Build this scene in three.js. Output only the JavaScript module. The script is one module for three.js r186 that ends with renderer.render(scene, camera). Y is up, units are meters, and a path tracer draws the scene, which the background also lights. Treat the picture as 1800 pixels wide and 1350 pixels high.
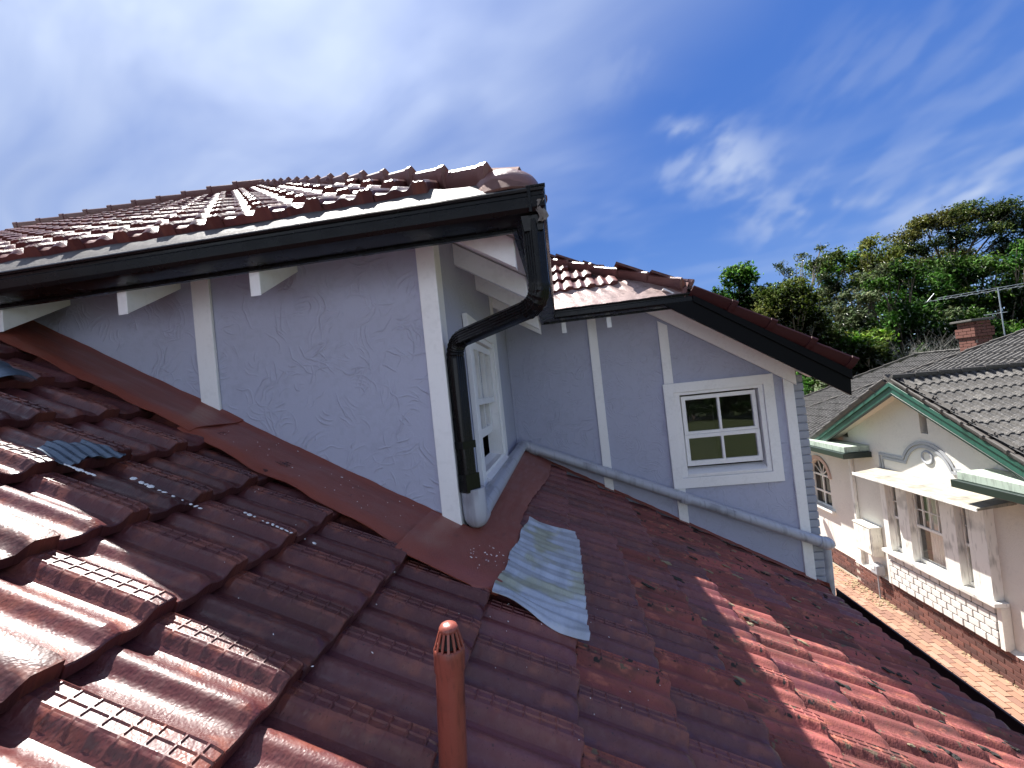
import * as THREE from 'three';
import { mergeGeometries, toCreasedNormals } from 'three/addons/utils/BufferGeometryUtils.js';
import { RoundedBoxGeometry } from 'three/addons/geometries/RoundedBoxGeometry.js';

// ---------------------------------------------------------------- camera, sky, sun, exposure
const scene = new THREE.Scene();
const GROUND = 5.42;                       // camera height above the ground; all other heights below are given relative to the camera
const camera = new THREE.PerspectiveCamera(83.81, 4 / 3, 0.05, 900);
camera.rotation.order = 'YXZ';
camera.position.set(0, GROUND, 0);
camera.rotation.set(0.0206, 0.1132, -0.1055);
scene.add(camera);

const EXPOSURE = 3.3;
const SUN_DIR = new THREE.Vector3(-0.2825, 0.81, -0.514).normalize();
const sun = new THREE.DirectionalLight(new THREE.Color().setRGB(1, 0.955, 0.89), 4.5);
sun.position.copy(SUN_DIR).multiplyScalar(60).add(new THREE.Vector3(0, GROUND, 0));
sun.target.position.set(0, GROUND, -4);
sun.castShadow = true;
sun.shadow.mapSize.set(4096, 4096);
sun.shadow.radius = 1;
Object.assign(sun.shadow.camera, { left: -30, right: 30, top: 30, bottom: -30, near: 1, far: 150 });
scene.add(sun, sun.target);

function rng(seed) { let a = seed >>> 0; return () => { a = (a + 0x6D2B79F5) | 0; let t = Math.imul(a ^ (a >>> 15), 1 | a); t = (t + Math.imul(t ^ (t >>> 7), 61 | t)) ^ t; return ((t ^ (t >>> 14)) >>> 0) / 4294967296; }; }
function hash(x, y, s) { let h = Math.imul(x, 374761393) ^ Math.imul(y, 668265263) ^ Math.imul(s, 2147483629 | 1); h = Math.imul(h ^ (h >>> 13), 1274126177); return ((h ^ (h >>> 16)) >>> 0) / 4294967296; }
function vnoise(x, y, s = 0, px = 0, py = 0) {          // value noise, periodic when px, py are given
  const xi = Math.floor(x), yi = Math.floor(y); let fx = x - xi, fy = y - yi;
  fx = fx * fx * (3 - 2 * fx); fy = fy * fy * (3 - 2 * fy);
  const w = (i, p) => p ? ((i % p) + p) % p : i;
  const a = hash(w(xi, px), w(yi, py), s), b = hash(w(xi + 1, px), w(yi, py), s), c = hash(w(xi, px), w(yi + 1, py), s), d = hash(w(xi + 1, px), w(yi + 1, py), s);
  return (a + (b - a) * fx) * (1 - fy) + (c + (d - c) * fx) * fy;
}
function fbm(x, y, o = 4, s = 0, px = 0, py = 0) { let v = 0, a = 0.5, t = 0; for (let i = 0; i < o; i++) { v += a * vnoise(x, y, s + i * 17, px, py); t += a; a *= 0.5; x *= 2; y *= 2; px *= 2; py *= 2; } return v / t; }
const sstep = (a, b, x) => { const t = Math.min(1, Math.max(0, (x - a) / (b - a))); return t * t * (3 - 2 * t); };
const lerp = (a, b, t) => a + (b - a) * t;

function makeSky() {
  const W = 2048, H = 1024, data = new Float32Array(W * H * 4);
  const wisps = [                                         // thin cirrus streaks: from, to, half width, strength
    [[0.262, 0.405, -0.876], [0.376, 0.381, -0.845], 0.035, 0.16], [[0.33, 0.386, -0.861], [0.456, 0.253, -0.853], 0.036, 0.09],
    [[0.366, 0.393, -0.843], [0.462, 0.298, -0.835], 0.036, 0.13], [[0.406, 0.268, -0.874], [0.481, 0.216, -0.85], 0.026, 0.14],
    [[0.471, 0.278, -0.837], [0.72, 0.21, -0.66], 0.010, 0.22], [[0.533, 0.289, -0.795], [0.72, 0.31, -0.62], 0.04, 0.13],
    [[0.139, 0.559, -0.817], [0.199, 0.577, -0.792], 0.03, 0.07], [[0.5, 0.45, -0.74], [0.7, 0.4, -0.59], 0.05, 0.10],
    [[0.271, 0.464, -0.843], [0.337, 0.436, -0.834], 0.02, 0.25], [[0.597, 0.211, -0.774], [0.72, 0.25, -0.65], 0.03, 0.25],
    [[-0.3, 0.35, 0.9], [0.5, 0.4, 0.77], 0.09, 0.4], [[-0.8, 0.3, 0.5], [-0.5, 0.45, 0.74], 0.08, 0.4],
  ].map(([a, b, w, k]) => [new THREE.Vector3(...a).normalize(), new THREE.Vector3(...b).normalize(), w, k]);
  const d = new THREE.Vector3(), ab = new THREE.Vector3(), ap = new THREE.Vector3();
  for (let j = 0; j < H; j++) {
    const el = ((j + 0.5) / H - 0.5) * Math.PI, y = Math.sin(el), c = Math.cos(el);
    for (let i = 0; i < W; i++) {
      const az = ((i + 0.5) / W - 0.5) * 2 * Math.PI;
      d.set(Math.cos(az) * c, y, Math.sin(az) * c);
      const e = Math.max(0, y), hz = Math.exp(-e * 4.2), low = Math.exp(-e * 11);
      let r = lerp(0.056, 0.13, hz), g = lerp(0.15, 0.32, hz), b = lerp(0.50, 0.74, hz);
      r = lerp(r, 0.62, low * 0.75); g = lerp(g, 0.72, low * 0.75); b = lerp(b, 0.85, low * 0.75);
      const ang = Math.acos(Math.min(1, d.dot(SUN_DIR)));
      if (y > -0.02) {
        const q = 1 / (e + 0.16), px = d.x * q, pz = d.z * q;
        const wx = fbm(px * 0.9 + 7, pz * 0.9 + 3, 3, 5) - 0.5, wz = fbm(px * 0.9 + 31, pz * 0.9 + 13, 3, 9) - 0.5;
        const n1 = fbm((px * 0.8 + pz * 0.35) * 0.9 + wx * 1.6 + 4.1, (pz * 0.8 - px * 0.35) * 1.5 + wz * 1.6 + 8.1, 5, 21);
        const n2 = fbm((px + pz * 0.5) * 1.6 + wx * 2.4 + 50, (pz - px * 0.5) * 5.2 + wz * 3 + 20, 5, 40);
        const n3 = fbm(d.x * 22 + wx * 3 + 11, d.y * 30 - d.x * 9 + wz * 4 + 5, 5, 77);
        const lean = 0.86 - 1.25 * Math.exp(-((d.x - 0.62) ** 2 * 1.6 + (d.z + 0.62) ** 2 * 1.6 + (d.y - 0.22) ** 2 * 5.5));   // the veil thins out to the right of the house
        let op = sstep(0.12, 0.85, lean + (n1 - 0.5) * 0.8) * (0.58 + 0.75 * (n2 - 0.42));
        op += 0.14 * sstep(0.52, 0.8, n1) * sstep(0.35, 0.7, n2);
        for (const [A, B, w, k] of wisps) {
          ab.subVectors(B, A); ap.subVectors(d, A); const t = ap.dot(ab) / ab.lengthSq();
          const tc = Math.min(1, Math.max(0, t)); ap.addScaledVector(ab, -tc);
          const dist = ap.length() / (w * (0.55 + 1.2 * n3)); if (dist < 2.4) op += k * Math.exp(-dist * dist) * (0.2 + 1.5 * sstep(0.34, 0.72, n3));
        }
        op = Math.min(0.96, Math.max(0, op)) * sstep(-0.02, 0.06, y);
        const glow = 1 + 0.55 * Math.exp(-ang * ang / 0.34);
        const cr = 0.475 * glow, cg = 0.545 * glow, cb = 0.69 * glow;
        const thick = 0.80 + 0.40 * n1;
        r = lerp(r, cr * thick, op); g = lerp(g, cg * thick, op); b = lerp(b, cb * thick, op);
      }
      const au = 0.2 * Math.exp(-ang * ang / 0.09); r += au; g += au; b += au;
      if (y < 0) { const k = sstep(0, -0.1, y); r = lerp(r, 0.22, k); g = lerp(g, 0.22, k); b = lerp(b, 0.2, k); }
      const o = (j * W + i) * 4, S = 1.22 / EXPOSURE;
      data[o] = r * S; data[o + 1] = g * S; data[o + 2] = b * S; data[o + 3] = 1;
    }
  }
  const t = new THREE.DataTexture(data, W, H, THREE.RGBAFormat, THREE.FloatType);
  t.mapping = THREE.EquirectangularReflectionMapping; t.magFilter = t.minFilter = THREE.LinearFilter; t.wrapS = THREE.RepeatWrapping; t.needsUpdate = true;
  return t;
}
const skyTexture = makeSky();
scene.background = skyTexture; scene.environment = skyTexture;

const renderer = new THREE.WebGLRenderer({ antialias: true });
renderer.toneMapping = THREE.LinearToneMapping;
renderer.toneMappingExposure = EXPOSURE;
renderer.shadowMap.enabled = true; renderer.shadowMap.type = THREE.PCFSoftShadowMap;

// ---------------------------------------------------------------- helpers
const V = (x, y, z) => new THREE.Vector3(x, y, z);
const taken = new Map();
function numbered(n) { const k = taken.get(n) ?? 0; taken.set(n, k + 1); return k ? `${n}_${String(k).padStart(3, '0')}` : n; }
const origin = new WeakMap();                    // where a parent's own axes start, in camera-relative metres
function thing(name, label, category, base = [0, -GROUND, 0], group) {
  const o = new THREE.Group(); o.name = numbered(name); o.position.set(base[0], base[1] + GROUND, base[2]);
  o.userData = { label, category }; if (group) o.userData.group = group;
  origin.set(o, base); scene.add(o); return o;
}
function structure(name, geo, mat, label) { const m = part(null, name, geo, mat); m.userData = { kind: 'structure' }; if (label) m.userData.label = label; return m; }
function part(parent, name, geo, mat, label) {
  if (Array.isArray(geo)) geo = join(geo);
  const b = parent ? origin.get(parent) : [0, -GROUND, 0];
  if (b) geo.translate(-b[0], -b[1], -b[2]);
  const m = new THREE.Mesh(geo, mat); m.name = parent ? name : numbered(name); m.castShadow = m.receiveShadow = true;
  if (b) origin.set(m, b);
  if (label) m.userData.label = label;
  (parent || scene).add(m); return m;
}
function group(parent, name) { const g = new THREE.Group(); g.name = name; parent.add(g); origin.set(g, origin.get(parent)); return g; }
function local(parent, name, geo, mat, m4) { const m = new THREE.Mesh(geo, mat); m.name = name; m.castShadow = m.receiveShadow = true; if (m4) m.applyMatrix4(m4); parent.add(m); return m; }
function roofPlane(parent, name, o, down, normal) {            // a group whose x runs down the slope, y out of it
  const g = new THREE.Group(); g.name = name; const b = origin.get(parent);
  const dn = down.clone().normalize(), nn = normal.clone().normalize(), w = new THREE.Vector3().crossVectors(dn, nn);
  new THREE.Matrix4().makeBasis(dn, nn, w).setPosition(o.x - b[0], o.y - b[1], o.z - b[2]).decompose(g.position, g.quaternion, g.scale);
  parent.add(g); return g;
}
function join(list) {
  const out = list.map(g => { const n = g.index ? g.toNonIndexed() : g; for (const k of Object.keys(n.attributes)) if (!['position', 'normal', 'uv', 'color'].includes(k)) n.deleteAttribute(k); return n; });
  const hasC = out.every(g => g.attributes.color); if (!hasC) out.forEach(g => g.deleteAttribute('color'));
  return mergeGeometries(out);
}
function metricUV(g) {
  if (g.index) g = g.toNonIndexed();
  const p = g.attributes.position, uv = new Float32Array(p.count * 2), a = V(), b = V(), c = V(), n = V();
  for (let i = 0; i < p.count; i += 3) {
    a.fromBufferAttribute(p, i); b.fromBufferAttribute(p, i + 1); c.fromBufferAttribute(p, i + 2);
    n.crossVectors(b.clone().sub(a), c.clone().sub(a)); const x = Math.abs(n.x), y = Math.abs(n.y), z = Math.abs(n.z);
    [a, b, c].forEach((v, k) => { const o = (i + k) * 2; if (z >= x && z >= y) { uv[o] = v.x; uv[o + 1] = v.y; } else if (x >= y) { uv[o] = v.z; uv[o + 1] = v.y; } else { uv[o] = v.x; uv[o + 1] = v.z; } });
  }
  g.setAttribute('uv', new THREE.BufferAttribute(uv, 2)); return g;
}
function box(x0, x1, y0, y1, z0, z1, r = 0) {
  const w = Math.abs(x1 - x0), h = Math.abs(y1 - y0), d = Math.abs(z1 - z0);
  const g = r ? new RoundedBoxGeometry(w, h, d, 1, Math.min(r, w / 2.1, h / 2.1, d / 2.1)) : new THREE.BoxGeometry(w, h, d);
  g.translate((x0 + x1) / 2, (y0 + y1) / 2, (z0 + z1) / 2); return metricUV(g);
}
function shapeOf(pts, holes = []) { const s = new THREE.Shape(pts.map(p => new THREE.Vector2(...p))); holes.forEach(h => s.holes.push(new THREE.Path(h.map(p => new THREE.Vector2(...p))))); return s; }
function prismZ(pts, z0, z1, holes, bevel = 0) {         // outline in x, y
  const g = new THREE.ExtrudeGeometry(shapeOf(pts, holes), { depth: Math.abs(z1 - z0) - 2 * bevel, bevelEnabled: bevel > 0, bevelSize: bevel, bevelOffset: -bevel, bevelThickness: bevel, bevelSegments: 1, curveSegments: 16 });
  g.translate(0, 0, Math.min(z0, z1) + bevel); return metricUV(g);
}
function prismX(pts, x0, x1, holes = [], bevel = 0) {    // outline in z, y
  const f = a => a.map(([z, y]) => [-z, y]);
  const g = new THREE.ExtrudeGeometry(shapeOf(f(pts), holes.map(f)), { depth: Math.abs(x1 - x0) - 2 * bevel, bevelEnabled: bevel > 0, bevelSize: bevel, bevelOffset: -bevel, bevelThickness: bevel, bevelSegments: 1, curveSegments: 16 });
  g.rotateY(Math.PI / 2); g.translate(Math.min(x0, x1) + bevel, 0, 0); return metricUV(g);
}
function slab(quad, t) {                                  // a flat piece with thickness below its corners
  const n = V().crossVectors(quad[1].clone().sub(quad[0]), quad[2].clone().sub(quad[0])).normalize(); if (n.y < 0) n.negate();
  const lo = quad.map(p => p.clone().addScaledVector(n, -t)), pos = [], N = quad.length;
  const tri = (a, b, c) => pos.push(...a.toArray(), ...b.toArray(), ...c.toArray());
  const flip = V().crossVectors(quad[1].clone().sub(quad[0]), quad[2].clone().sub(quad[0])).dot(n) < 0;
  const T = flip ? (a, b, c) => tri(a, c, b) : tri;
  for (let i = 1; i < N - 1; i++) { T(quad[0], quad[i], quad[i + 1]); T(lo[0], lo[i + 1], lo[i]); }
  for (let i = 0; i < N; i++) { const j = (i + 1) % N; T(quad[i], lo[i], lo[j]); T(quad[i], lo[j], quad[j]); }
  const g = new THREE.BufferGeometry(); g.setAttribute('position', new THREE.Float32BufferAttribute(pos, 3)); g.computeVertexNormals(); return metricUV(g);
}
function roundedPath(pts, radius, n = 6) {
  const out = [pts[0].clone()];
  for (let i = 1; i < pts.length - 1; i++) {
    const a = pts[i - 1].clone().sub(pts[i]), b = pts[i + 1].clone().sub(pts[i]); const r = Math.min(radius, a.length() * 0.48, b.length() * 0.48);
    a.setLength(r).add(pts[i]); b.setLength(r).add(pts[i]);
    for (let k = 0; k <= n; k++) { const t = k / n; out.push(V().addScaledVector(a, (1 - t) * (1 - t)).addScaledVector(pts[i], 2 * t * (1 - t)).addScaledVector(b, t * t)); }
  }
  out.push(pts[pts.length - 1].clone()); return out;
}
function sweep(path, profile, ref, crease = 0.7, scaleAt) {       // closed profile [[a, b]] carried along a path
  const rings = []; let A = ref ? ref.clone() : null;
  path.forEach((p, i) => {
    const T = V().subVectors(path[Math.min(i + 1, path.length - 1)], path[Math.max(0, i - 1)]).normalize();
    if (!A) A = Math.abs(T.y) > 0.9 ? V(1, 0, 0) : V(0, 1, 0);
    const a = A.clone().addScaledVector(T, -A.dot(T)).normalize(); if (!ref) A = a; const b = V().crossVectors(T, a);
    const s = scaleAt ? scaleAt(i / (path.length - 1), i) : 1;
    rings.push(profile.map(([u, v]) => p.clone().addScaledVector(a, u * s).addScaledVector(b, v * s)));
  });
  const pos = [], N = profile.length, q = (a, b, c) => pos.push(...a.toArray(), ...b.toArray(), ...c.toArray());
  for (let i = 0; i + 1 < rings.length; i++) for (let k = 0; k < N; k++) { const l = (k + 1) % N, [r, s] = [rings[i], rings[i + 1]]; q(r[k], r[l], s[l]); q(r[k], s[l], s[k]); }
  const cap = (r, rev) => { const m = r.reduce((s, p) => s.add(p), V()).multiplyScalar(1 / N); for (let k = 0; k < N; k++) { const l = (k + 1) % N; rev ? q(m, r[l], r[k]) : q(m, r[k], r[l]); } };
  cap(rings[0], true); cap(rings[rings.length - 1], false);
  const g = new THREE.BufferGeometry(); g.setAttribute('position', new THREE.Float32BufferAttribute(pos, 3)); g.computeVertexNormals();
  return metricUV(toCreasedNormals(g, crease));
}
const circle = (r, n = 16) => Array.from({ length: n }, (_, i) => [Math.cos(i / n * 2 * Math.PI) * r, Math.sin(i / n * 2 * Math.PI) * r]);
const pipe = (pts, r, bend = 0, n = 16) => sweep(bend ? roundedPath(pts, bend, 8) : pts, circle(r, n), null, 0.9);
function planSweep(pts, normals, profile, y) {             // mitred moulding: plan points [x, z], outward normal of each run, profile [out, up]
  const rings = pts.map(([x, z], i) => {
    const n1 = normals[Math.max(0, i - 1)], n2 = normals[Math.min(i, normals.length - 1)], k = 1 + n1[0] * n2[0] + n1[1] * n2[1];
    const m = i === 0 ? n2 : i === pts.length - 1 ? n1 : [(n1[0] + n2[0]) / k, (n1[1] + n2[1]) / k];
    return profile.map(([o, h]) => V(x + m[0] * o, y + h, z + m[1] * o));
  });
  const pos = [], N = profile.length, q = (a, b, c) => pos.push(...a.toArray(), ...b.toArray(), ...c.toArray());
  for (let i = 0; i + 1 < rings.length; i++) for (let k = 0; k < N; k++) { const l = (k + 1) % N, [r, s] = [rings[i], rings[i + 1]]; q(r[k], s[l], r[l]); q(r[k], s[k], s[l]); }
  const tris = THREE.ShapeUtils.triangulateShape(profile.map(p => new THREE.Vector2(...p)), []);
  for (const [a, b, c] of tris) { const r = rings[0], s = rings[rings.length - 1]; q(r[a], r[b], r[c]); q(s[a], s[c], s[b]); }
  const g = new THREE.BufferGeometry(); g.setAttribute('position', new THREE.Float32BufferAttribute(pos, 3)); g.computeVertexNormals();
  return metricUV(toCreasedNormals(g, 0.5));
}
function sheet(nu, nv, f, thick = 0) {                      // a grid surface f(u, v) -> point, with a rim and underside if it has thickness
  const P = []; for (let j = 0; j <= nv; j++) for (let i = 0; i <= nu; i++) P.push(f(i / nu, j / nv));
  const pos = [], idx = [], uv = [], at = (i, j) => j * (nu + 1) + i;
  P.forEach((p, k) => { pos.push(p.x, p.y, p.z); uv.push((k % (nu + 1)) / nu, Math.floor(k / (nu + 1)) / nv); });
  for (let j = 0; j < nv; j++) for (let i = 0; i < nu; i++) idx.push(at(i, j), at(i + 1, j), at(i + 1, j + 1), at(i, j), at(i + 1, j + 1), at(i, j + 1));
  let g = new THREE.BufferGeometry(); g.setAttribute('position', new THREE.Float32BufferAttribute(pos, 3)); g.setAttribute('uv', new THREE.Float32BufferAttribute(uv, 2)); g.setIndex(idx); g.computeVertexNormals();
  let ny = 0; for (let i = 0; i < P.length; i++) ny += g.attributes.normal.getY(i);
  if (ny < 0) { for (let i = 0; i < idx.length; i += 3) [idx[i + 1], idx[i + 2]] = [idx[i + 2], idx[i + 1]]; g.setIndex(idx); g.computeVertexNormals(); }
  if (!thick) return g;
  const n = g.attributes.normal, lo = g.clone(), lp = lo.attributes.position; for (let i = 0; i < lp.count; i++) lp.setXYZ(i, lp.getX(i) - n.getX(i) * thick, lp.getY(i) - n.getY(i) * thick, lp.getZ(i) - n.getZ(i) * thick);
  const li = idx.slice(); for (let i = 0; i < li.length; i += 3) [li[i + 1], li[i + 2]] = [li[i + 2], li[i + 1]]; lo.setIndex(li); lo.computeVertexNormals();
  const rim = []; const ring = []; for (let i = 0; i < nu; i++) ring.push(at(i, 0)); for (let j = 0; j < nv; j++) ring.push(at(nu, j)); for (let i = nu; i > 0; i--) ring.push(at(i, nv)); for (let j = nv; j > 0; j--) ring.push(at(0, j));
  const ruv = [], v3 = k => [pos[k * 3], pos[k * 3 + 1], pos[k * 3 + 2]], l3 = k => [lp.getX(k), lp.getY(k), lp.getZ(k)];
  ring.forEach((k, i) => { const l = ring[(i + 1) % ring.length]; rim.push(...v3(k), ...l3(k), ...l3(l), ...v3(k), ...l3(l), ...v3(l)); for (const e of [k, k, l, k, l, l]) ruv.push(uv[e * 2], uv[e * 2 + 1]); });
  const rg = new THREE.BufferGeometry(); rg.setAttribute('position', new THREE.Float32BufferAttribute(rim, 3)); rg.setAttribute('uv', new THREE.Float32BufferAttribute(ruv, 2)); rg.computeVertexNormals();
  return join([g, lo, rg]);
}

// ---------------------------------------------------------------- textures and materials
const toByte = v => Math.max(0, Math.min(255, Math.round(255 * (v <= 0.0031308 ? 12.92 * v : 1.055 * Math.pow(v, 1 / 2.4) - 0.055))));
function tex(w, h, fn, srgb = true) {
  const d = new Uint8Array(w * h * 4);
  for (let j = 0; j < h; j++) for (let i = 0; i < w; i++) { const c = fn((i + 0.5) / w, (j + 0.5) / h, i, j), o = (j * w + i) * 4; if (srgb) { d[o] = toByte(c[0]); d[o + 1] = toByte(c[1]); d[o + 2] = toByte(c[2]); } else { const v = Math.max(0, Math.min(255, Math.round(255 * c))); d[o] = d[o + 1] = d[o + 2] = v; } d[o + 3] = 255; }
  const t = new THREE.DataTexture(d, w, h); t.wrapS = t.wrapT = THREE.RepeatWrapping; t.magFilter = THREE.LinearFilter; t.minFilter = THREE.LinearMipmapLinearFilter; t.generateMipmaps = true; if (srgb) t.colorSpace = THREE.SRGBColorSpace; t.needsUpdate = true; return t;
}
const rep = (t, u, v = u) => { const c = t.clone(); c.repeat.set(u, v); c.needsUpdate = true; return c; };
const rgb = (r, g, b) => new THREE.Color().setRGB(r, g, b);
const mat = (r, g, b, rough, extra = {}) => new THREE.MeshStandardMaterial({ color: rgb(r, g, b), roughness: rough, ...extra });
const phys = (r, g, b, rough, extra = {}) => new THREE.MeshPhysicalMaterial({ color: rgb(r, g, b), roughness: rough, ...extra });

const grainTex = tex(512, 512, (u, v) => { const n = 0.5 * fbm(u * 8, v * 8, 5, 3, 8, 8) + 0.5 * fbm(u * 64, v * 64, 2, 8, 64, 64); const k = 0.86 + 0.28 * n; return [k, k, k]; });            // neutral mottling, 1 m
const grimeTex = tex(512, 512, (u, v) => { const a = fbm(u * 5, v * 5, 5, 61, 5, 5), s = fbm(u * 40, v * 6, 3, 67, 40, 6); const k = 1 - 0.32 * sstep(0.48, 0.78, a) - 0.25 * sstep(0.55, 0.8, s); return [k, k * (0.99), k * 0.97]; });
const fineBump = tex(512, 512, (u, v) => 0.6 * fbm(u * 90, v * 90, 2, 5, 90, 90) + 0.4 * fbm(u * 20, v * 20, 3, 15, 20, 20), false);
const roughTex = tex(512, 512, (u, v) => 0.55 + 0.45 * fbm(u * 12, v * 12, 4, 81, 12, 12), false);

// trowelled stucco: raised curved strokes on a nearly flat coat
const stuccoTex = (() => {
  const N = 1024, span = 1.7, h = new Float32Array(N * N), R = rng(77);
  for (let j = 0; j < N; j++) for (let i = 0; i < N; i++) h[j * N + i] = 0.24 * fbm(i / N * 22, j / N * 22, 4, 91, 22, 22) + 0.05 * vnoise(i / N * 200, j / N * 200, 4, 200, 200);
  const stamp = (x, y, amp, r) => { const k = Math.ceil(r * 2.4); const cx = Math.round(x), cy = Math.round(y); for (let b = -k; b <= k; b++) for (let a = -k; a <= k; a++) { const q = ((((cy + b) % N) + N) % N) * N + ((((cx + a) % N) + N) % N); const dx = cx + a - x, dy = cy + b - y, v = amp * Math.exp(-(dx * dx + dy * dy) / (r * r)); if (v > 0) h[q] = Math.max(h[q], 0.2 + v); } };
  for (let s = 0; s < 480; s++) {
    const cl = s % 3 === 0, x0 = R() * N, y0 = R() * N, n = cl ? 2 + Math.floor(R() * 3) : 1, ang = R() * 6.28, rad = (0.035 + R() * 0.11) / span * N, sweepA = 0.5 + R() * 1.1;
    for (let k = 0; k < n; k++) {
      const rr = rad + k * (0.018 + 0.01 * R()) / span * N, a0 = ang + (R() - 0.5) * 0.4, amp = 0.2 + 0.55 * R(), steps = Math.ceil(rr * sweepA / 1.5);
      for (let t = 0; t <= steps; t++) { const u = t / steps, a = a0 + u * sweepA, fade = Math.sin(Math.PI * Math.min(1, u * 1.05)) ** 0.6 * (0.55 + 0.45 * vnoise(t * 0.12, s, 7)); const wob = (vnoise(t * 0.07, s + 500, 3) - 0.5) * 9; stamp(x0 + Math.cos(a) * (rr + wob), y0 + Math.sin(a) * (rr + wob), amp * fade, 2.1 + R() * 0.5); }
    }
  }
  const t = tex(N, N, (u, v, i, j) => Math.min(1, h[j * N + i]), false); t.repeat.set(1 / span, 1 / span); return t;
})();
const woodBump = rep(tex(256, 256, (u, v) => 0.5 * fbm(u * 40, v * 4, 3, 31, 40, 4) + 0.3 * vnoise(u * 120, v * 10, 9, 120, 10), false), 2);
const M = {
  stucco: mat(0.40, 0.42, 0.55, 0.72, { bumpMap: stuccoTex, bumpScale: 0.0075, map: rep(grainTex, 0.7) }),
  trim: mat(0.84, 0.84, 0.86, 0.42, { bumpMap: woodBump, bumpScale: 0.0007, map: rep(grainTex, 0.9) }),
  soffit: mat(0.72, 0.70, 0.70, 0.5, { map: rep(grainTex, 1.1) }),
  gutter: phys(0.005, 0.0055, 0.006, 0.34, { specularIntensity: 0.42, roughnessMap: roughTex, map: rep(grainTex, 1.3) }),
  barge: phys(0.003, 0.003, 0.004, 0.5, { specularIntensity: 0.2, map: rep(grainTex, 1.3) }),
  greyPipe: mat(0.40, 0.42, 0.50, 0.34, { map: rep(grimeTex, 1) }),
  flashing: mat(0.23, 0.058, 0.038, 0.5, { map: rep(tex(512, 512, (u, v) => { const n = fbm(u * 6, v * 6, 5, 101, 6, 6), s = fbm(u * 50, v * 50, 2, 103, 50, 50); const k = 0.75 + 0.5 * n - 0.25 * sstep(0.62, 0.8, fbm(u * 9, v * 9, 4, 109, 9, 9)); return [k, k * (0.9 + 0.2 * s), k * (0.88 + 0.25 * s)]; }), 0.9), roughnessMap: roughTex, bumpMap: rep(fineBump, 1.5), bumpScale: 0.0012 }),
  vent: mat(0.24, 0.062, 0.044, 0.42, { map: rep(grimeTex, 4), bumpMap: rep(fineBump, 3), bumpScale: 0.0006 }),
  dark: mat(0.01, 0.01, 0.01, 0.8),
  room: mat(0.16, 0.15, 0.14, 0.9),
  deck: mat(0.045, 0.03, 0.026, 0.9),
  curtain: mat(0.62, 0.58, 0.5, 0.9),
  glass: phys(1, 1, 1, 0.02, { transmission: 1, thickness: 0, ior: 1.52 }),
  mortar: mat(0.2, 0.1, 0.085, 0.9, { map: rep(grainTex, 3), bumpMap: rep(fineBump, 6), bumpScale: 0.004 }),
  mesh: mat(0.11, 0.105, 0.105, 0.62, { metalness: 0.3, map: rep(tex(256, 256, (u, v) => { const a = Math.sin(u * 6.2832 * 40), b = Math.sin(v * 6.2832 * 40); const k = a * b > 0.15 ? 0.35 : 1; const n = 0.7 + 0.6 * fbm(u * 6, v * 6, 4, 33, 6, 6); return [k * n, k * n, k * n]; }), 4), bumpMap: rep(fineBump, 2), bumpScale: 0.004 }),
  capClay: mat(0.16, 0.075, 0.07, 0.46, { map: rep(grainTex, 2), roughnessMap: roughTex, bumpMap: rep(fineBump, 4), bumpScale: 0.0012 }),
  zinc: mat(0.46, 0.49, 0.54, 0.46, { metalness: 0.35, map: tex(512, 512, (u, v) => { const n = fbm(u * 7, v * 5, 5, 121), y = sstep(0.5, 0.72, fbm(u * 3 + 9, v * 9 + 4, 4, 127)), s = fbm(u * 60, v * 60, 2, 131); const k = 0.72 + 0.5 * n - 0.1 * s; return [k * (1 - 0.12 * y), k * (1 - 0.16 * y), k * (1 - 0.42 * y)]; }), bumpMap: rep(fineBump, 2), bumpScale: 0.0012 }),
  bluePatch: mat(0.085, 0.12, 0.17, 0.4, { metalness: 0.4, map: rep(grimeTex, 2) }),
  fleck: mat(0.72, 0.72, 0.72, 0.6),
  paintedBrick: mat(0.34, 0.36, 0.42, 0.7, { map: rep(grainTex, 2), bumpMap: rep(fineBump, 5), bumpScale: 0.003 }),
};

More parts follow.
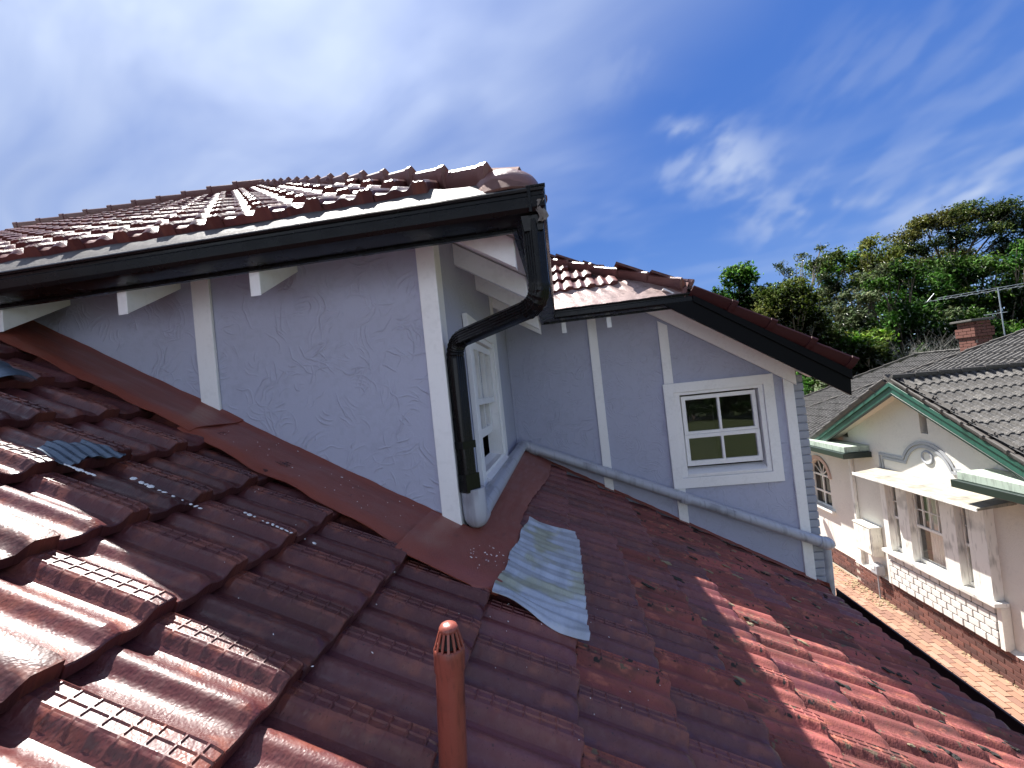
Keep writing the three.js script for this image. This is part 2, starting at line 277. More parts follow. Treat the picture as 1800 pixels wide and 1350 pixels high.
// ---------------------------------------------------------------- roof tiles: terracotta with a ribbed side lap, two pans and a roll
const TILE_L = 0.40, TILE_W = 0.228, GAUGE = 0.343, PITCH = Math.atan(0.5543);
function tileProfile(w) {
  const a = 0.056, strip = 0.027 * (1 - sstep(a, a + 0.026, w)) * (0.75 + 0.25 * sstep(0, 0.01, w));
  const roll = 0.020 * sstep(0.102, 0.130, w) * (1 - sstep(0.146, 0.174, w));
  const lip = 0.008 * sstep(0.20, 0.226, w);
  return 0.004 + strip + roll + lip;
}
function tileGeometry(lod) {
  const us = [], ws = []; const pads = 8, pad = GAUGE / pads, off = TILE_L - GAUGE;
  const sides = [0.008, 0.030, 0.052], rib = d => Math.max(0, 1 - Math.max(0, Math.abs(d) - 0.0012) / 0.0028);
  if (lod === 0) { us.push(0, off - 0.01); for (let k = 0; k < pads; k++) { const s = off + (k + 0.3) * pad; us.push(s - 0.004, s - 0.0012, s + 0.0012, s + 0.004); } us.push(TILE_L - 0.034, TILE_L - 0.02, TILE_L - 0.01, TILE_L - 0.003, TILE_L); ws.push(0); for (const q of sides) ws.push(q - 0.004, q - 0.0012, q + 0.0012, q + 0.004); ws.push(0.061, 0.066, 0.074, 0.082, 0.092, 0.104, 0.112, 0.120, 0.128, 0.138, 0.147, 0.156, 0.164, 0.174, 0.190, 0.206, 0.218, TILE_W - 0.003); }
  else if (lod === 1) { us.push(0, off); for (let k = 0; k < pads; k++) { const s = off + (k + 0.3) * pad; us.push(s - 0.005, s, s + 0.005); } us.push(TILE_L - 0.025, TILE_L); ws.push(0, 0.008, 0.014, 0.024, 0.030, 0.036, 0.047, 0.052, 0.058, 0.068, 0.080, 0.104, 0.118, 0.130, 0.146, 0.160, 0.174, 0.2, TILE_W - 0.003); }
  else { us.push(0, 0.2, TILE_L - 0.02, TILE_L); ws.push(0, 0.054, 0.068, 0.082, 0.106, 0.130, 0.146, 0.172, 0.2, TILE_W - 0.003); }
  us.sort((p, q) => p - q);
  const H = (u, w) => {
    const t = u / TILE_L, nose = 1 - 0.5 * sstep(TILE_L - 0.034, TILE_L, u) * (w > 0.09 ? 1 : 0.2);
    let h = 0.052 * t + tileProfile(w) * nose;
    if (lod < 2 && u > off - 0.005 && w < 0.0665) {           // raised lattice on the side lap
      let r = 0; for (const q of sides) r = Math.max(r, rib(w - q)); for (let k = 0; k < pads; k++) if (w > 0.007) r = Math.max(r, rib(u - off - (k + 0.3) * pad) * (w < 0.055 ? 1 : 0.6));
      h += r * 0.0034;
    }
    return h - 0.004 * sstep(TILE_L - 0.004, TILE_L, u);
  };
  const pos = [], uv = [], nu = us.length, nw = ws.length;
  const top = (i, j) => [us[i], H(us[i], ws[j]), ws[j]], bot = (i, j) => [us[i], us[i] < 0.1 ? -0.01 : Math.min(H(us[i], ws[j]) - 0.02, lerp(0.0, 0.024, us[i] / TILE_L)), ws[j]];
  const T = (a, b, c) => { for (const p of [a, b, c]) { pos.push(...p); uv.push(p[0] / TILE_L, p[2] / TILE_W); } };
  for (let i = 0; i + 1 < nu; i++) for (let j = 0; j + 1 < nw; j++) { T(top(i, j), top(i, j + 1), top(i + 1, j + 1)); T(top(i, j), top(i + 1, j + 1), top(i + 1, j)); }
  for (let j = 0; j + 1 < nw; j++) { T(top(nu - 1, j), top(nu - 1, j + 1), bot(nu - 1, j + 1)); T(top(nu - 1, j), bot(nu - 1, j + 1), bot(nu - 1, j)); }
  for (let i = 0; i + 1 < nu; i++) { T(top(i, 0), top(i + 1, 0), bot(i + 1, 0)); T(top(i, 0), bot(i + 1, 0), bot(i, 0)); const e = nw - 1; T(top(i, e), bot(i + 1, e), top(i + 1, e)); T(top(i, e), bot(i, e), bot(i + 1, e)); }
  const g = new THREE.BufferGeometry(); g.setAttribute('position', new THREE.Float32BufferAttribute(pos, 3)); g.setAttribute('uv', new THREE.Float32BufferAttribute(uv, 2)); g.computeVertexNormals();
  const out = toCreasedNormals(g, lod === 2 ? 0.95 : 0.62); return out;
}
const tileGeo = [0, 1, 2].map(tileGeometry);
// each variant is one tile's own colouring: clay, glaze, worn clay on the ribs, lichen
function tileTexture(seed, kind) {
  const R = rng(seed), ox = R() * 50, oy = R() * 50, tone = R(), orange = R(), dark = R(), lich = R();
  return tex(256, 160, (u, v) => {
    const x = u * 0.4, y = v * 0.228;
    const n = fbm(x * 14 + ox, y * 14 + oy, 4, 201), f = fbm(x * 90 + ox, y * 90 + oy, 3, 205), s = fbm(x * 6 + ox, y * 60 + oy, 3, 209), speck = vnoise(x * 420 + ox, y * 420, 213);
    let r, g, b;
    if (kind !== 'weathered') {
      r = lerp(0.045, 0.115, tone * 0.7 + 0.3 * n) * (kind === 'dulled' ? 1.45 : 1); g = r * lerp(0.25, 0.31, n); b = r * lerp(0.25, 0.33, s);
      const wear = sstep(0.62 - 0.16 * orange, 0.84, fbm(x * 20 + ox + 9, y * 34 + oy, 4, 219) + (v < 0.26 ? 0.10 : 0)) * 0.5; r = lerp(r, 0.23, wear); g = lerp(g, 0.07, wear); b = lerp(b, 0.042, wear);
      if (speck > 0.93) { r *= 0.35; g *= 0.35; b *= 0.35; }
      const dust = sstep(0.6, 0.85, f) * 0.12; r += dust * 0.1; g += dust * 0.09; b += dust * 0.09;
    } else {
      r = lerp(0.085, 0.36, 0.7 * tone + 0.3 * n); g = r * lerp(0.24, 0.31, s); b = r * lerp(0.20, 0.27, f);
      const soot = sstep(0.62 - 0.24 * dark, 0.86, 0.5 * fbm(x * 9 + ox, y * 22 + oy, 4, 223) + 0.5 * s) * 0.85; r = lerp(r, 0.045, soot); g = lerp(g, 0.027, soot); b = lerp(b, 0.026, soot);
      const wear = sstep(0.60, 0.78, fbm(x * 18 + oy, y * 40 + ox, 4, 227) + (v < 0.26 ? 0.08 * orange : -0.03)) * 0.8; r = lerp(r, 0.36, wear); g = lerp(g, 0.115, wear); b = lerp(b, 0.075, wear);
      const lz = fbm(x * 55 + ox + 3, y * 70 + oy, 4, 231) + (v < 0.3 || v > 0.85 ? 0.06 : -0.08) + 0.12 * (lich - 0.6); const lm = sstep(0.72, 0.79, lz);
      const bl = vnoise(x * 12 + ox, y * 12, 235) > 0.5; r = lerp(r, bl ? 0.016 : 0.12, lm); g = lerp(g, bl ? 0.014 : 0.085, lm); b = lerp(b, bl ? 0.013 : 0.055, lm);
      if (speck > 0.9) { r *= 0.6; g *= 0.6; b *= 0.6; }
    }
    return [r, g, b];
  });
}
const glazeBump = tex(256, 160, (u, v) => 0.55 * fbm(u * 110, v * 64, 2, 241, 110, 64) + 0.45 * fbm(u * 24, v * 14, 3, 245, 24, 14), false);
const glazeRough = tex(256, 160, (u, v) => 0.42 + 0.75 * Math.pow(fbm(u * 22, v * 13, 4, 251, 22, 13), 1.5), false);
const glazed = Array.from({ length: 9 }, (_, i) => new THREE.MeshPhysicalMaterial({ color: 0xffffff, map: tileTexture(1000 + i * 7, 'glazed'), roughness: 0.6, roughnessMap: glazeRough, bumpMap: glazeBump, bumpScale: 0.0017, clearcoat: 0.16, clearcoatRoughness: 0.34, specularIntensity: 0.7 }));
const weathered = Array.from({ length: 12 }, (_, i) => new THREE.MeshStandardMaterial({ color: 0xffffff, map: tileTexture(3000 + i * 11, 'weathered'), roughness: 0.84, bumpMap: glazeBump, bumpScale: 0.0022 }));
const midTiles = Array.from({ length: 6 }, (_, i) => new THREE.MeshPhysicalMaterial({ color: 0xffffff, map: tileTexture(5000 + i * 13, 'dulled'), roughness: 0.72, roughnessMap: glazeRough, bumpMap: glazeBump, bumpScale: 0.0015, clearcoat: 0.14, clearcoatRoughness: 0.36 }));

camera.updateMatrixWorld(true); camera.updateProjectionMatrix();
const probe = V();
function onScreen(p, margin = 0.12) { probe.copy(p); probe.y += GROUND; probe.project(camera); return Math.abs(probe.x) < 1 + margin && Math.abs(probe.y) < 1 + margin && probe.z < 1; }
function tileRoof(roof, o, down, normal, courses, columns, keep, pick, seed, limit = 300) {
  const dn = down.clone().normalize(), nn = normal.clone().normalize(), wv = V().crossVectors(dn, nn), R = rng(seed), rest = [], shown = [];
  for (let k = courses[0]; k <= courses[1]; k++) for (let j = columns[0]; j <= columns[1]; j++) {
    const u = k * GAUGE - TILE_L, w = j * TILE_W, c = o.clone().addScaledVector(dn, u + 0.2).addScaledVector(wv, w + 0.11).addScaledVector(nn, 0.04);
    const jit = [R(), R(), R(), R(), R()]; if (!keep(c, k, j)) continue;
    const m = new THREE.Matrix4().makeRotationFromEuler(new THREE.Euler((jit[0] - 0.5) * 0.012, (jit[1] - 0.5) * 0.016, (jit[2] - 0.5) * 0.008)).setPosition(u + (jit[3] - 0.5) * 0.008, jit[4] * 0.003, w + (jit[1] - 0.5) * 0.003);
    (onScreen(c) && shown.length < limit ? shown : rest).push([m, c, jit]);
  }
  for (const [m, c, jit] of shown) { const d = c.length(); local(roof, 'roof_tile', tileGeo[d < 2.5 ? 0 : d < 4.6 ? 1 : 2], pick(c, jit), m); }
  if (rest.length) { const im = new THREE.InstancedMesh(tileGeo[2], glazed[1], rest.length); rest.forEach(([m], i) => im.setMatrixAt(i, m)); im.name = 'more_roof_tiles'; im.userData.kind = 'stuff'; im.castShadow = im.receiveShadow = true; roof.add(im); }
  return shown.length;
}

// ---------------------------------------------------------------- the house we stand on
const house = thing('house', 'pale grey stucco house with white timber battens and glazed red-brown tiled roof', 'house');
const cP = Math.cos(PITCH), sP = Math.sin(PITCH), DECK = -1.0;
const deckY = x => DECK - 0.5543 * x, roofPt = (x, z, h) => V(x + sP * h, deckY(x) + cP * h, z);     // a point h above the main slope
const downM = V(cP, -sP, 0), normM = V(sP, cP, 0);
const mainRoof = roofPlane(house, 'main_roof', V(-0.075 / 1, deckY(-0.075), 0), downM, normM);
part(house, 'roof_deck', slab([roofPt(-6.4, 1.6, 0), roofPt(2.34, 1.6, 0), roofPt(2.34, -4.74, 0), roofPt(-6.4, -4.74, 0)], 0.03), M.deck);
const wornness = c => sstep(-0.35, 1.3, c.x + 0.12 * (c.z + 2));
const nMain = tileRoof(mainRoof, V(-0.075, deckY(-0.075), 0), downM, normM, [-12, 8], [-21, 4],
  c => c.x < 2.72 && c.z > -4.80 && c.z < 1.2 && !(c.x < -0.58 && c.z < -1.99) && c.x > -4.2,
  (c, j) => { const w = wornness(c); const q = j[2]; return q < w * 0.95 ? weathered[Math.floor(j[0] * 12)] : (c.x > -0.45 || q > 0.93) ? midTiles[Math.floor(j[0] * 6)] : glazed[Math.floor(j[0] * 9)]; }, 11, 300);
console.log('main tiles', nMain);

// eave gutter and lower wall of the main roof
const GUT = [[0, 0], [0.004, -0.006], [0, -0.014], [-0.006, -0.018], [-0.006, -0.030], [-0.001, -0.036], [-0.001, -0.074], [-0.012, -0.088], [-0.030, -0.094], [-0.12, -0.100], [-0.12, -0.02], [-0.116, -0.02], [-0.116, -0.096], [-0.030, -0.090], [-0.014, -0.083], [-0.008, -0.070], [-0.008, -0.020], [-0.012, -0.003]];
M.brownGutter = mat(0.035, 0.016, 0.016, 0.45);
part(house, 'eave_gutter', planSweep([[2.545, 1.6], [2.545, -4.715]], [[1, 0]], GUT, deckY(2.36) - 0.01), M.brownGutter);
part(house, 'eave_fascia', box(2.40, 2.424, -2.47, -2.33, -4.715, 1.6), M.brownGutter);
part(house, 'eave_lining', slab([V(2.40, -2.45, 1.6), V(2.40, -2.45, -4.715), V(1.9, -2.45, -4.715), V(1.9, -2.45, 1.6)], 0.02), M.soffit);
M.ownBrick = mat(0.3, 0.14, 0.1, 0.85, { map: rep(grainTex, 1) });
part(house, 'lower_wall', box(1.80, 2.0, -GROUND, -2.47, -4.715, 1.6), M.ownBrick);

// dormer walls
const WA = -2.0, WB = -0.55, WC = -4.72;
const wallA = part(house, 'front_wall', prismZ([[-6.2, 2.2], [-6.2, 0.95], [-6.2, deckY(-6.2) - 0.1], [WB, deckY(WB) - 0.1], [WB, 0.93], [-3.4, 0.93]], WA - 0.1, WA), M.stucco);
part(wallA, 'corner_post', prismZ([[-0.622, 0.9], [-0.622, -0.612], [-0.532, -0.668], [-0.532, 0.9]], WA - 0.085, WA + 0.022, [], 0.003), M.trim);
part(wallA, 'batten', prismZ([[-1.818, 0.9], [-1.818, 0.045], [-1.718, -0.01], [-1.718, 0.9]], WA + 0.001, WA + 0.02, [], 0.003), M.trim);
part(wallA, 'batten', prismZ([[-2.95, 0.9], [-2.95, 0.6], [-2.85, 0.55], [-2.85, 0.9]], WA + 0.001, WA + 0.02, [], 0.003), M.trim);
const wbHole = [[-3.53, -0.53], [-2.64, -0.53], [-2.64, 0.40], [-3.53, 0.40]];
const wallB = part(house, 'side_wall', prismX([[WA - 0.1, 0.93], [WA - 0.1, -0.9], [WC - 0.1, -0.9], [WC - 0.1, 0.93]], WB - 0.1, WB, [wbHole]), M.stucco);
part(wallB, 'batten', box(WB + 0.001, WB + 0.02, -0.78, 0.9, -3.80, -3.71, 0.003), M.trim);
part(wallB, 'corner_batten', box(WB + 0.001, WB + 0.018, -0.78, 0.9, WC + 0.002, WC + 0.032, 0.003), M.stucco);
const wcHole = [[1.21, -1.06], [2.03, -1.06], [2.03, -0.18], [1.21, -0.18]];
const wallC = part(house, 'gable_wall', prismZ([[WB + 0.001, 0.93], [WB + 0.001, deckY(WB) - 0.1], [2.36, deckY(2.36) - 0.1], [2.36, -0.12], [0.9, 0.88]], WC - 0.1, WC, [wcHole]), M.stucco);
const bt = (x0, x1, yTop) => prismZ([[x0, yTop], [x0, deckY(x0) + 0.07], [x1, deckY(x1) + 0.07], [x1, yTop]], WC + 0.001, WC + 0.02, [], 0.003);
part(wallC, 'batten', bt(0.350, 0.443, 0.88), M.trim);
part(wallC, 'batten', bt(1.084, 1.180, -1.192), M.trim);
part(wallC, 'batten', prismZ([[1.084, 0.60], [1.084, -0.08], [1.180, -0.08], [1.180, 0.54]], WC + 0.001, WC + 0.02, [], 0.003), M.trim);
part(wallC, 'end_post', prismZ([[2.262, -0.02], [2.262, deckY(2.262) + 0.06], [2.360, deckY(2.36) + 0.06], [2.360, -0.08]], WC - 0.08, WC + 0.022, [], 0.003), M.trim);
part(wallC, 'raking_board', prismZ([[0.72, 0.87], [0.94, 0.726], [2.144, -0.065], [2.38, -0.225], [2.38, -0.01], [0.98, 0.90]], WC + 0.022, WC + 0.044, [], 0.003), M.trim);
part(house, 'return_wall', box(2.362, 2.462, -GROUND, -0.16, -8.2, WC - 0.03), M.paintedBrick);
const pier = group(house, 'brick_pier');
{ const R = rng(5); for (let i = 0; i < 27; i++) { const y = -2.36 + i * 0.083; part(pier, 'brick', box(2.364, 2.466 + R() * 0.006, y, y + 0.073, WC - 0.06, WC - 0.012 + R() * 0.005, 0.006), M.paintedBrick); } }

// eaves: fascia, gutter, lining, rafter tails
const LIP = 0.749, GA = -1.57, GB = 0.0145, GC = -4.11;
const gutterPlan = [[-3.1, GA], [GB, GA], [GB, GC], [1.285, GC]], gutterN = [[0, 1], [1, 0], [0, 1]];
const gutter = part(house, 'dormer_gutter', planSweep(gutterPlan, gutterN, GUT, LIP), M.gutter);
part(gutter, 'fascia', planSweep(gutterPlan, gutterN, [[-0.122, 0.02], [-0.122, -0.112], [-0.14, -0.112], [-0.14, 0.02]], LIP), M.gutter);
part(gutter, 'joint_bracket', join([box(GB - 0.062, GB - 0.050, LIP - 0.094, LIP + 0.004, GA - 0.01, GA + 0.006, 0.002), box(GB - 0.066, GB + 0.006, LIP - 0.002, LIP + 0.006, GA - 0.02, GA + 0.004, 0.002)]), M.gutter);
part(gutter, 'sealant', sheet(5, 5, (u, v) => V(GB - 0.034 + 0.03 * u + 0.008 * Math.sin(v * 7), LIP - 0.125 + 0.075 * v, GA - 0.018 + 0.012 * v + 0.006 * Math.sin(u * 9 + v * 5)), 0.006), mat(0.3, 0.27, 0.25, 0.9, { bumpMap: rep(fineBump, 4), bumpScale: 0.004 }));
part(gutter, 'stop_end', prismX(GUT.map(([o, h]) => [GC + o, LIP + h]).slice(0, 10).concat([[GC - 0.12, LIP + 0.0]]), 1.285, 1.290), M.gutter);
const TE = 0.6249, up = (y0, d) => y0 + TE * d;
const eaves = group(house, 'eaves');
part(eaves, 'lining', slab([V(-3.2, 0.685, -1.70), V(-0.12, 0.685, -1.70), V(-0.53, up(0.685, 0.41), -2.11), V(-3.2, up(0.685, 0.41), -2.11)], 0.02), M.soffit);
part(eaves, 'lining', slab([V(-0.122, 0.685, -1.70), V(-0.122, 0.685, -4.25), V(-0.56, up(0.685, 0.438), -4.69), V(-0.56, up(0.685, 0.438), -2.14)], 0.02), M.soffit);
part(eaves, 'lining', slab([V(-0.12, 0.685, -4.252), V(1.30, 0.685, -4.252), V(1.12, up(0.685, 0.47), -4.722), V(-0.58, up(0.685, 0.47), -4.722)], 0.02), M.soffit);
const tail = (z0, s) => [[z0, 0.535], [z0, 0.664], [z0 - 0.42, up(0.664, 0.42)], [z0 - 0.42, up(0.535, 0.42)]];
for (const x of [-2.57, -1.915, -1.265]) part(eaves, 'rafter_tail', prismX(tail(-1.712), x - 0.024, x + 0.024, [], 0.002), M.trim);
for (const z of [-1.86, -2.5, -3.15, -3.8, -4.19]) part(eaves, 'rafter_tail', prismZ([[-0.136, 0.535], [-0.136, 0.664], [-0.55, up(0.664, 0.414)], [-0.55, up(0.535, 0.414)]], z - 0.024, z + 0.024, [], 0.002), M.trim);
for (const x of [0.09, 0.53]) part(eaves, 'rafter_tail', prismX(tail(-4.262), x - 0.022, x + 0.022, [], 0.002), M.trim);

// dormer roof, three slopes
const EY = 0.775, CA = Math.cos(Math.atan(TE)), SA = Math.sin(Math.atan(TE));
const oA = V(0, EY + TE * 0.075, -1.71), dA = V(0, -SA, CA), nA = V(0, CA, SA);
const slopeA = roofPlane(house, 'front_slope', oA, dA, nA);
const pA = (x, z, h = 0) => V(x, EY + TE * (-1.635 - z) + h, z);
part(house, 'roof_deck', slab([pA(-6.9, -1.66), pA(-0.03, -1.66), pA(-3.41, -5.04), pA(-6.9, -5.04)], 0.02), M.deck);
const roofBright = (c, j) => glazed[Math.floor(j[0] * 9)];
const nA1 = tileRoof(slopeA, oA, dA, nA, [-11, 0], [0, 30], c => c.x < -0.13 - ((-1.635) - c.z) * 1.0 && c.z > -5.0, roofBright, 21, 260);
const oB = V(-0.05, EY, -1.6), dB = V(CA, -SA, 0), nB = V(SA, CA, 0);
const slopeB = roofPlane(house, 'side_slope', oB, dB, nB);
part(house, 'roof_deck', slab([V(-0.04, EY, -1.66), V(-0.04, EY, -4.2), V(-3.41, EY + TE * 3.37, -7.57), V(-3.41, EY + TE * 3.37, -5.04)], 0.02), M.deck);
tileRoof(slopeB, oB, dB, nB, [-11, 0], [-26, 0], c => c.z < -1.75 - (-0.05 - c.x) && c.z > -4.1 - (-0.05 - c.x), roofBright, 22, 120);
const oC = V(0, EY + TE * 0.30, -4.475), slopeC = roofPlane(house, 'gable_front_slope', oC, dA, nA);
const pC = (x, z) => V(x, EY + TE * (-4.175 - z), z);
part(house, 'roof_deck', slab([pC(-0.05, -4.18), pC(1.27, -4.18), pC(-2.1, -7.65), pC(-3.42, -7.65)], 0.02), M.deck);
const nC1 = tileRoof(slopeC, oC, dA, nA, [-11, 0], [-6, 14], c => c.x > 0.0 + (c.z + 4.175) && c.x < 1.15 + (c.z + 4.175) * 0.96, roofBright, 23, 120);
const TD = 0.655, AD = Math.atan(TD), oD = V(1.30, 0.80, -4.2), dD = V(Math.cos(AD), -Math.sin(AD), 0), nD = V(Math.sin(AD), Math.cos(AD), 0);
const pD = (x, z, h = 0) => V(x, 0.80 - TD * (x - 1.30) + h, z);
const slopeD = roofPlane(house, 'gable_side_slope', oD, dD, nD);
part(house, 'roof_deck', slab([pD(1.25, -4.16), pD(2.55, -4.16), pD(2.55, -8.2), pD(-1.9, -8.2), pD(-1.9, -7.45)], 0.02), M.deck);
tileRoof(slopeD, oD, dD, nD, [-8, 4], [-17, 0], c => c.z < -4.22 && c.z < -4.2 + (c.x - 1.2) && c.x < 2.6, roofBright, 24, 60);
console.log('dormer tiles', nA1, nC1);

// caps on hips, ridge and verge
const capProfile = (() => { const o = [[-0.112, -0.02], [-0.092, 0.045], [-0.048, 0.082], [0, 0.094], [0.048, 0.082], [0.092, 0.045], [0.112, -0.02]]; return o.concat(o.slice().reverse().map(([a, b]) => [a * 0.88, b - 0.014])); })();
function capGeometry(len, end = 0) {                    // lies along +x, its lower end at x = len
  const path = [0, 0.5, 0.86, 0.865, 0.995, 1].map(t => V(t * len, 0, 0));
  return sweep(path, capProfile.map(([a, b]) => [a, -b]).map(([a, b]) => [a, -b]), V(0, 0, 1), 0.6, (t, i) => [0.9, 0.95, 0.985, 1.07, 1.09, 1.04][i]);
}
function capRun(parent, name, from, to, n, side, seed, clay = M.capClay) {
  const R = rng(seed), d = V().subVectors(to, from), len = d.length() / n; d.normalize();
  const s = side.clone().addScaledVector(d, -side.dot(d)).normalize(), upv = V().crossVectors(s, d); if (upv.y < 0) { upv.negate(); s.negate(); }
  const b = origin.get(house);
  for (let i = 0; i < n; i++) {
    const g = capGeometry(len + 0.045), m = new THREE.Mesh(g, clay); m.name = name; m.castShadow = m.receiveShadow = true;
    const p = from.clone().addScaledVector(d, i * len - 0.02).addScaledVector(upv, 0.006 * R());
    const tilt = d.clone().addScaledVector(upv, 0.055 + 0.02 * (R() - 0.5)).normalize(), u2 = V().crossVectors(s, tilt).normalize(); if (u2.y < 0) u2.negate();
    new THREE.Matrix4().makeBasis(tilt, u2, V().crossVectors(tilt, u2)).setPosition(p.x - b[0], p.y - b[1], p.z - b[2]).decompose(m.position, m.quaternion, m.scale); parent.add(m);
  }
}
const bedding = (from, to, w, n, seed, drop = 0.05) => sheet(n, 4, (u, v) => { const p = from.clone().lerp(to, u); const d = V().subVectors(to, from).setY(0).normalize(), s = V(d.z, 0, -d.x); const q = (v - 0.5) * 2, wob = fbm(u * n * 0.35 + seed, v * 3, 3, seed) - 0.5; return p.addScaledVector(s, q * (w + wob * 0.06)).add(V(0, 0.055 - Math.abs(q) * drop * 2.2 + wob * 0.02, 0)); }, 0.02);
const wob = (a, b, s) => (fbm(a * 6, b * 6, 3, s) - 0.5);
M.lead = mat(0.34, 0.25, 0.235, 0.42, { metalness: 0.3, map: rep(grimeTex, 3), bumpMap: rep(fineBump, 2), bumpScale: 0.004 });
const caps = group(house, 'hip_and_ridge');
const hipA0 = V(-0.15, EY + TE * 0.10 + 0.05, -1.75), hipA1 = V(-3.42, EY + TE * 3.37 + 0.07, -5.02);
capRun(caps, 'hip_cap', hipA1.clone().add(V(0, -0.02, 0)), hipA0.clone().add(V(0, -0.02, 0)), 15, V(1, 0, -1), 31);
part(caps, 'bedding', bedding(hipA0.clone().add(V(0.08, -0.06, 0.08)), hipA1, 0.10, 40, 33, 0.06), M.mortar);
capRun(caps, 'ridge_cap', hipA1, V(-7.0, EY + TE * 3.37 + 0.035, -5.02), 10, V(0, 0, 1), 32);
{ const g = new THREE.SphereGeometry(1, 20, 10, 0, Math.PI * 2, 0, Math.PI * 0.52), p = g.attributes.position; for (let i = 0; i < p.count; i++) { const y = p.getY(i); p.setY(i, Math.pow(Math.max(0, y), 0.75) * 0.092 - 0.01); p.setX(i, p.getX(i) * 0.155); p.setZ(i, p.getZ(i) * 0.118); } g.computeVertexNormals(); g.rotateZ(-0.30); g.rotateY(-Math.PI / 4); g.translate(-0.135, EY + 0.045, -1.735); part(caps, 'hip_starter_cap', g, M.capClay); }
part(caps, 'bedding', sheet(16, 4, (u, v) => { const a = lerp(-1.5, 3.1, u); const r = 0.12 + 0.045 * v + 0.012 * fbm(u * 14, v * 3, 3, 44); return V(-0.135 + Math.cos(a) * r * 0.95, EY + 0.045 - 0.06 * v + 0.01 * fbm(u * 20, v, 3, 47), -1.735 + Math.sin(a) * r * 0.95); }, 0.01), M.mortar);
const hipC0 = V(1.255, 0.845, -4.20), hipC1 = V(-1.9, 0.845 + 3.155 * 0.63, -7.5);
capRun(caps, 'hip_cap', hipC1, hipC0, 13, V(1, 0, -1), 35);
part(caps, 'bedding', bedding(hipC0.clone().add(V(0.03, -0.05, 0.03)), hipC1, 0.10, 36, 37, 0.06), M.mortar);
M.vergeClay = phys(0.04, 0.010, 0.011, 0.6, { specularIntensity: 0.35, map: rep(grainTex, 2) });
capRun(caps, 'verge_cap', V(1.30, 0.765, -4.17), V(2.55, 0.765 - TD * 1.25, -4.17), 4, V(0, 0, 1), 38, M.vergeClay);
part(caps, 'front_flashing', sheet(70, 8, (u, v) => V(lerp(0.0, 1.20, u) - 0.22 * v, LIP + 0.004 + (TE * 0.40 + 0.03) * v + 0.010 * sstep(0.3, 1, v) * Math.sin(u * 62) + 0.012 * wob(u * 3, v * 3, 58), -4.12 - 0.40 * v), 0.004), M.lead);
part(house, 'gutter_mesh', sheet(90, 6, (u, v) => { const x = lerp(-3.05, -0.16, u) - 0.1 * v; return V(x, LIP - 0.002 + 0.13 * Math.pow(v, 0.85) + 0.022 * v * (fbm(x * 4, v * 2, 3, 55) - 0.5) * 2, -1.575 - 0.165 * v); }, 0.002), M.mesh);

// barge board over the gable wall
const barge = part(house, 'barge_board', prismZ([[1.03, 0.66], [1.03, 0.70], [1.30, 0.71], [2.548, -0.135], [2.536, -0.339]], -4.135, -4.112, [], 0.002), M.barge);
part(barge, 'barge_fillet', prismZ([[1.285, 0.725], [1.285, 0.66], [2.552, -0.20], [2.556, -0.115]], -4.111, -4.096, [], 0.003), M.barge);
part(house, 'verge_lining', slab([pD(1.05, -4.14, -0.135), pD(2.54, -4.14, -0.135), pD(2.54, -4.74, -0.135), pD(1.05, -4.74, -0.135)], 0.015), M.soffit);

// sheet flashing where the main roof meets the dormer
const tray = group(house, 'wall_flashing');
const flashRun = (x0, x1, lift, seed) => sheet(60, 10, (u, v) => { const x = lerp(x0, x1, u), zo = -1.69 + 0.095 * sstep(-1.9, -0.4, x) + 0.005 * Math.sin(x * 21) + 0.03 * wob(x, 0, seed), z = lerp(WA + 0.004, zo, v); return roofPt(x, z, 0.086 + lift + 0.010 * wob(x * 2, z * 2, seed + 3) + (v < 0.06 ? 0.012 : 0) - 0.016 * sstep(0.86, 1, v) + 0.006 * Math.sin((x + 0.04) / 0.3 * 6.283) * v); }, 0.004);
part(tray, 'flashing_sheet', flashRun(-4.2, -1.655, 0.008, 61), M.flashing);
part(tray, 'flashing_sheet', flashRun(-1.70, -0.60, 0.0, 63), M.flashing);
part(tray, 'corner_sheet', sheet(26, 24, (u, v) => {
  const z = lerp(-2.35, -1.545, v); let xr = -0.322 + 0.012 * wob(z * 3, 2, 65); const k = (z + 1.665) / 0.12; if (k > 0) xr -= 0.10 * (1 - Math.sqrt(Math.max(0, 1 - k * k)));
  const xl = z < -1.99 ? WB + 0.012 : -0.72; const x = lerp(xl, xr, u); return roofPt(x, z, 0.096 + 0.008 * wob(x * 2, z * 2, 66) - 0.014 * sstep(0.9, 1, u) - 0.014 * sstep(0.92, 1, v)); }, 0.004), M.flashing);
part(tray, 'flashing_sheet', sheet(8, 50, (u, v) => { const z = lerp(-2.33, WC + 0.01, v), xr = lerp(-0.345, -0.235, sstep(-2.5, -4.2, z)) + 0.018 * wob(z * 3, 5, 67), x = lerp(WB + 0.006, xr, u); return roofPt(x, z, 0.091 + 0.008 * wob(x * 3, z * 3, 68) - 0.014 * sstep(0.85, 1, u) + (u < 0.1 ? 0.02 : 0)); }, 0.004), M.flashing);
part(tray, 'flashing_sheet', sheet(70, 5, (u, v) => { const x = lerp(-0.30, 2.40, u), z = WC + 0.005 + v * (0.075 + 0.05 * wob(x * 3, 1, 71)); return roofPt(x, z, 0.076 + 0.012 * wob(x * 4, z * 4, 72) + (v < 0.15 ? 0.012 : 0)); }, 0.004), M.flashing);
part(tray, 'end_flap', sheet(5, 6, (u, v) => V(2.385 + 0.06 * u + 0.02 * v * u, deckY(2.4) + 0.10 - 0.14 * v, WC + 0.03 + 0.05 * u * u), 0.004), M.flashing);

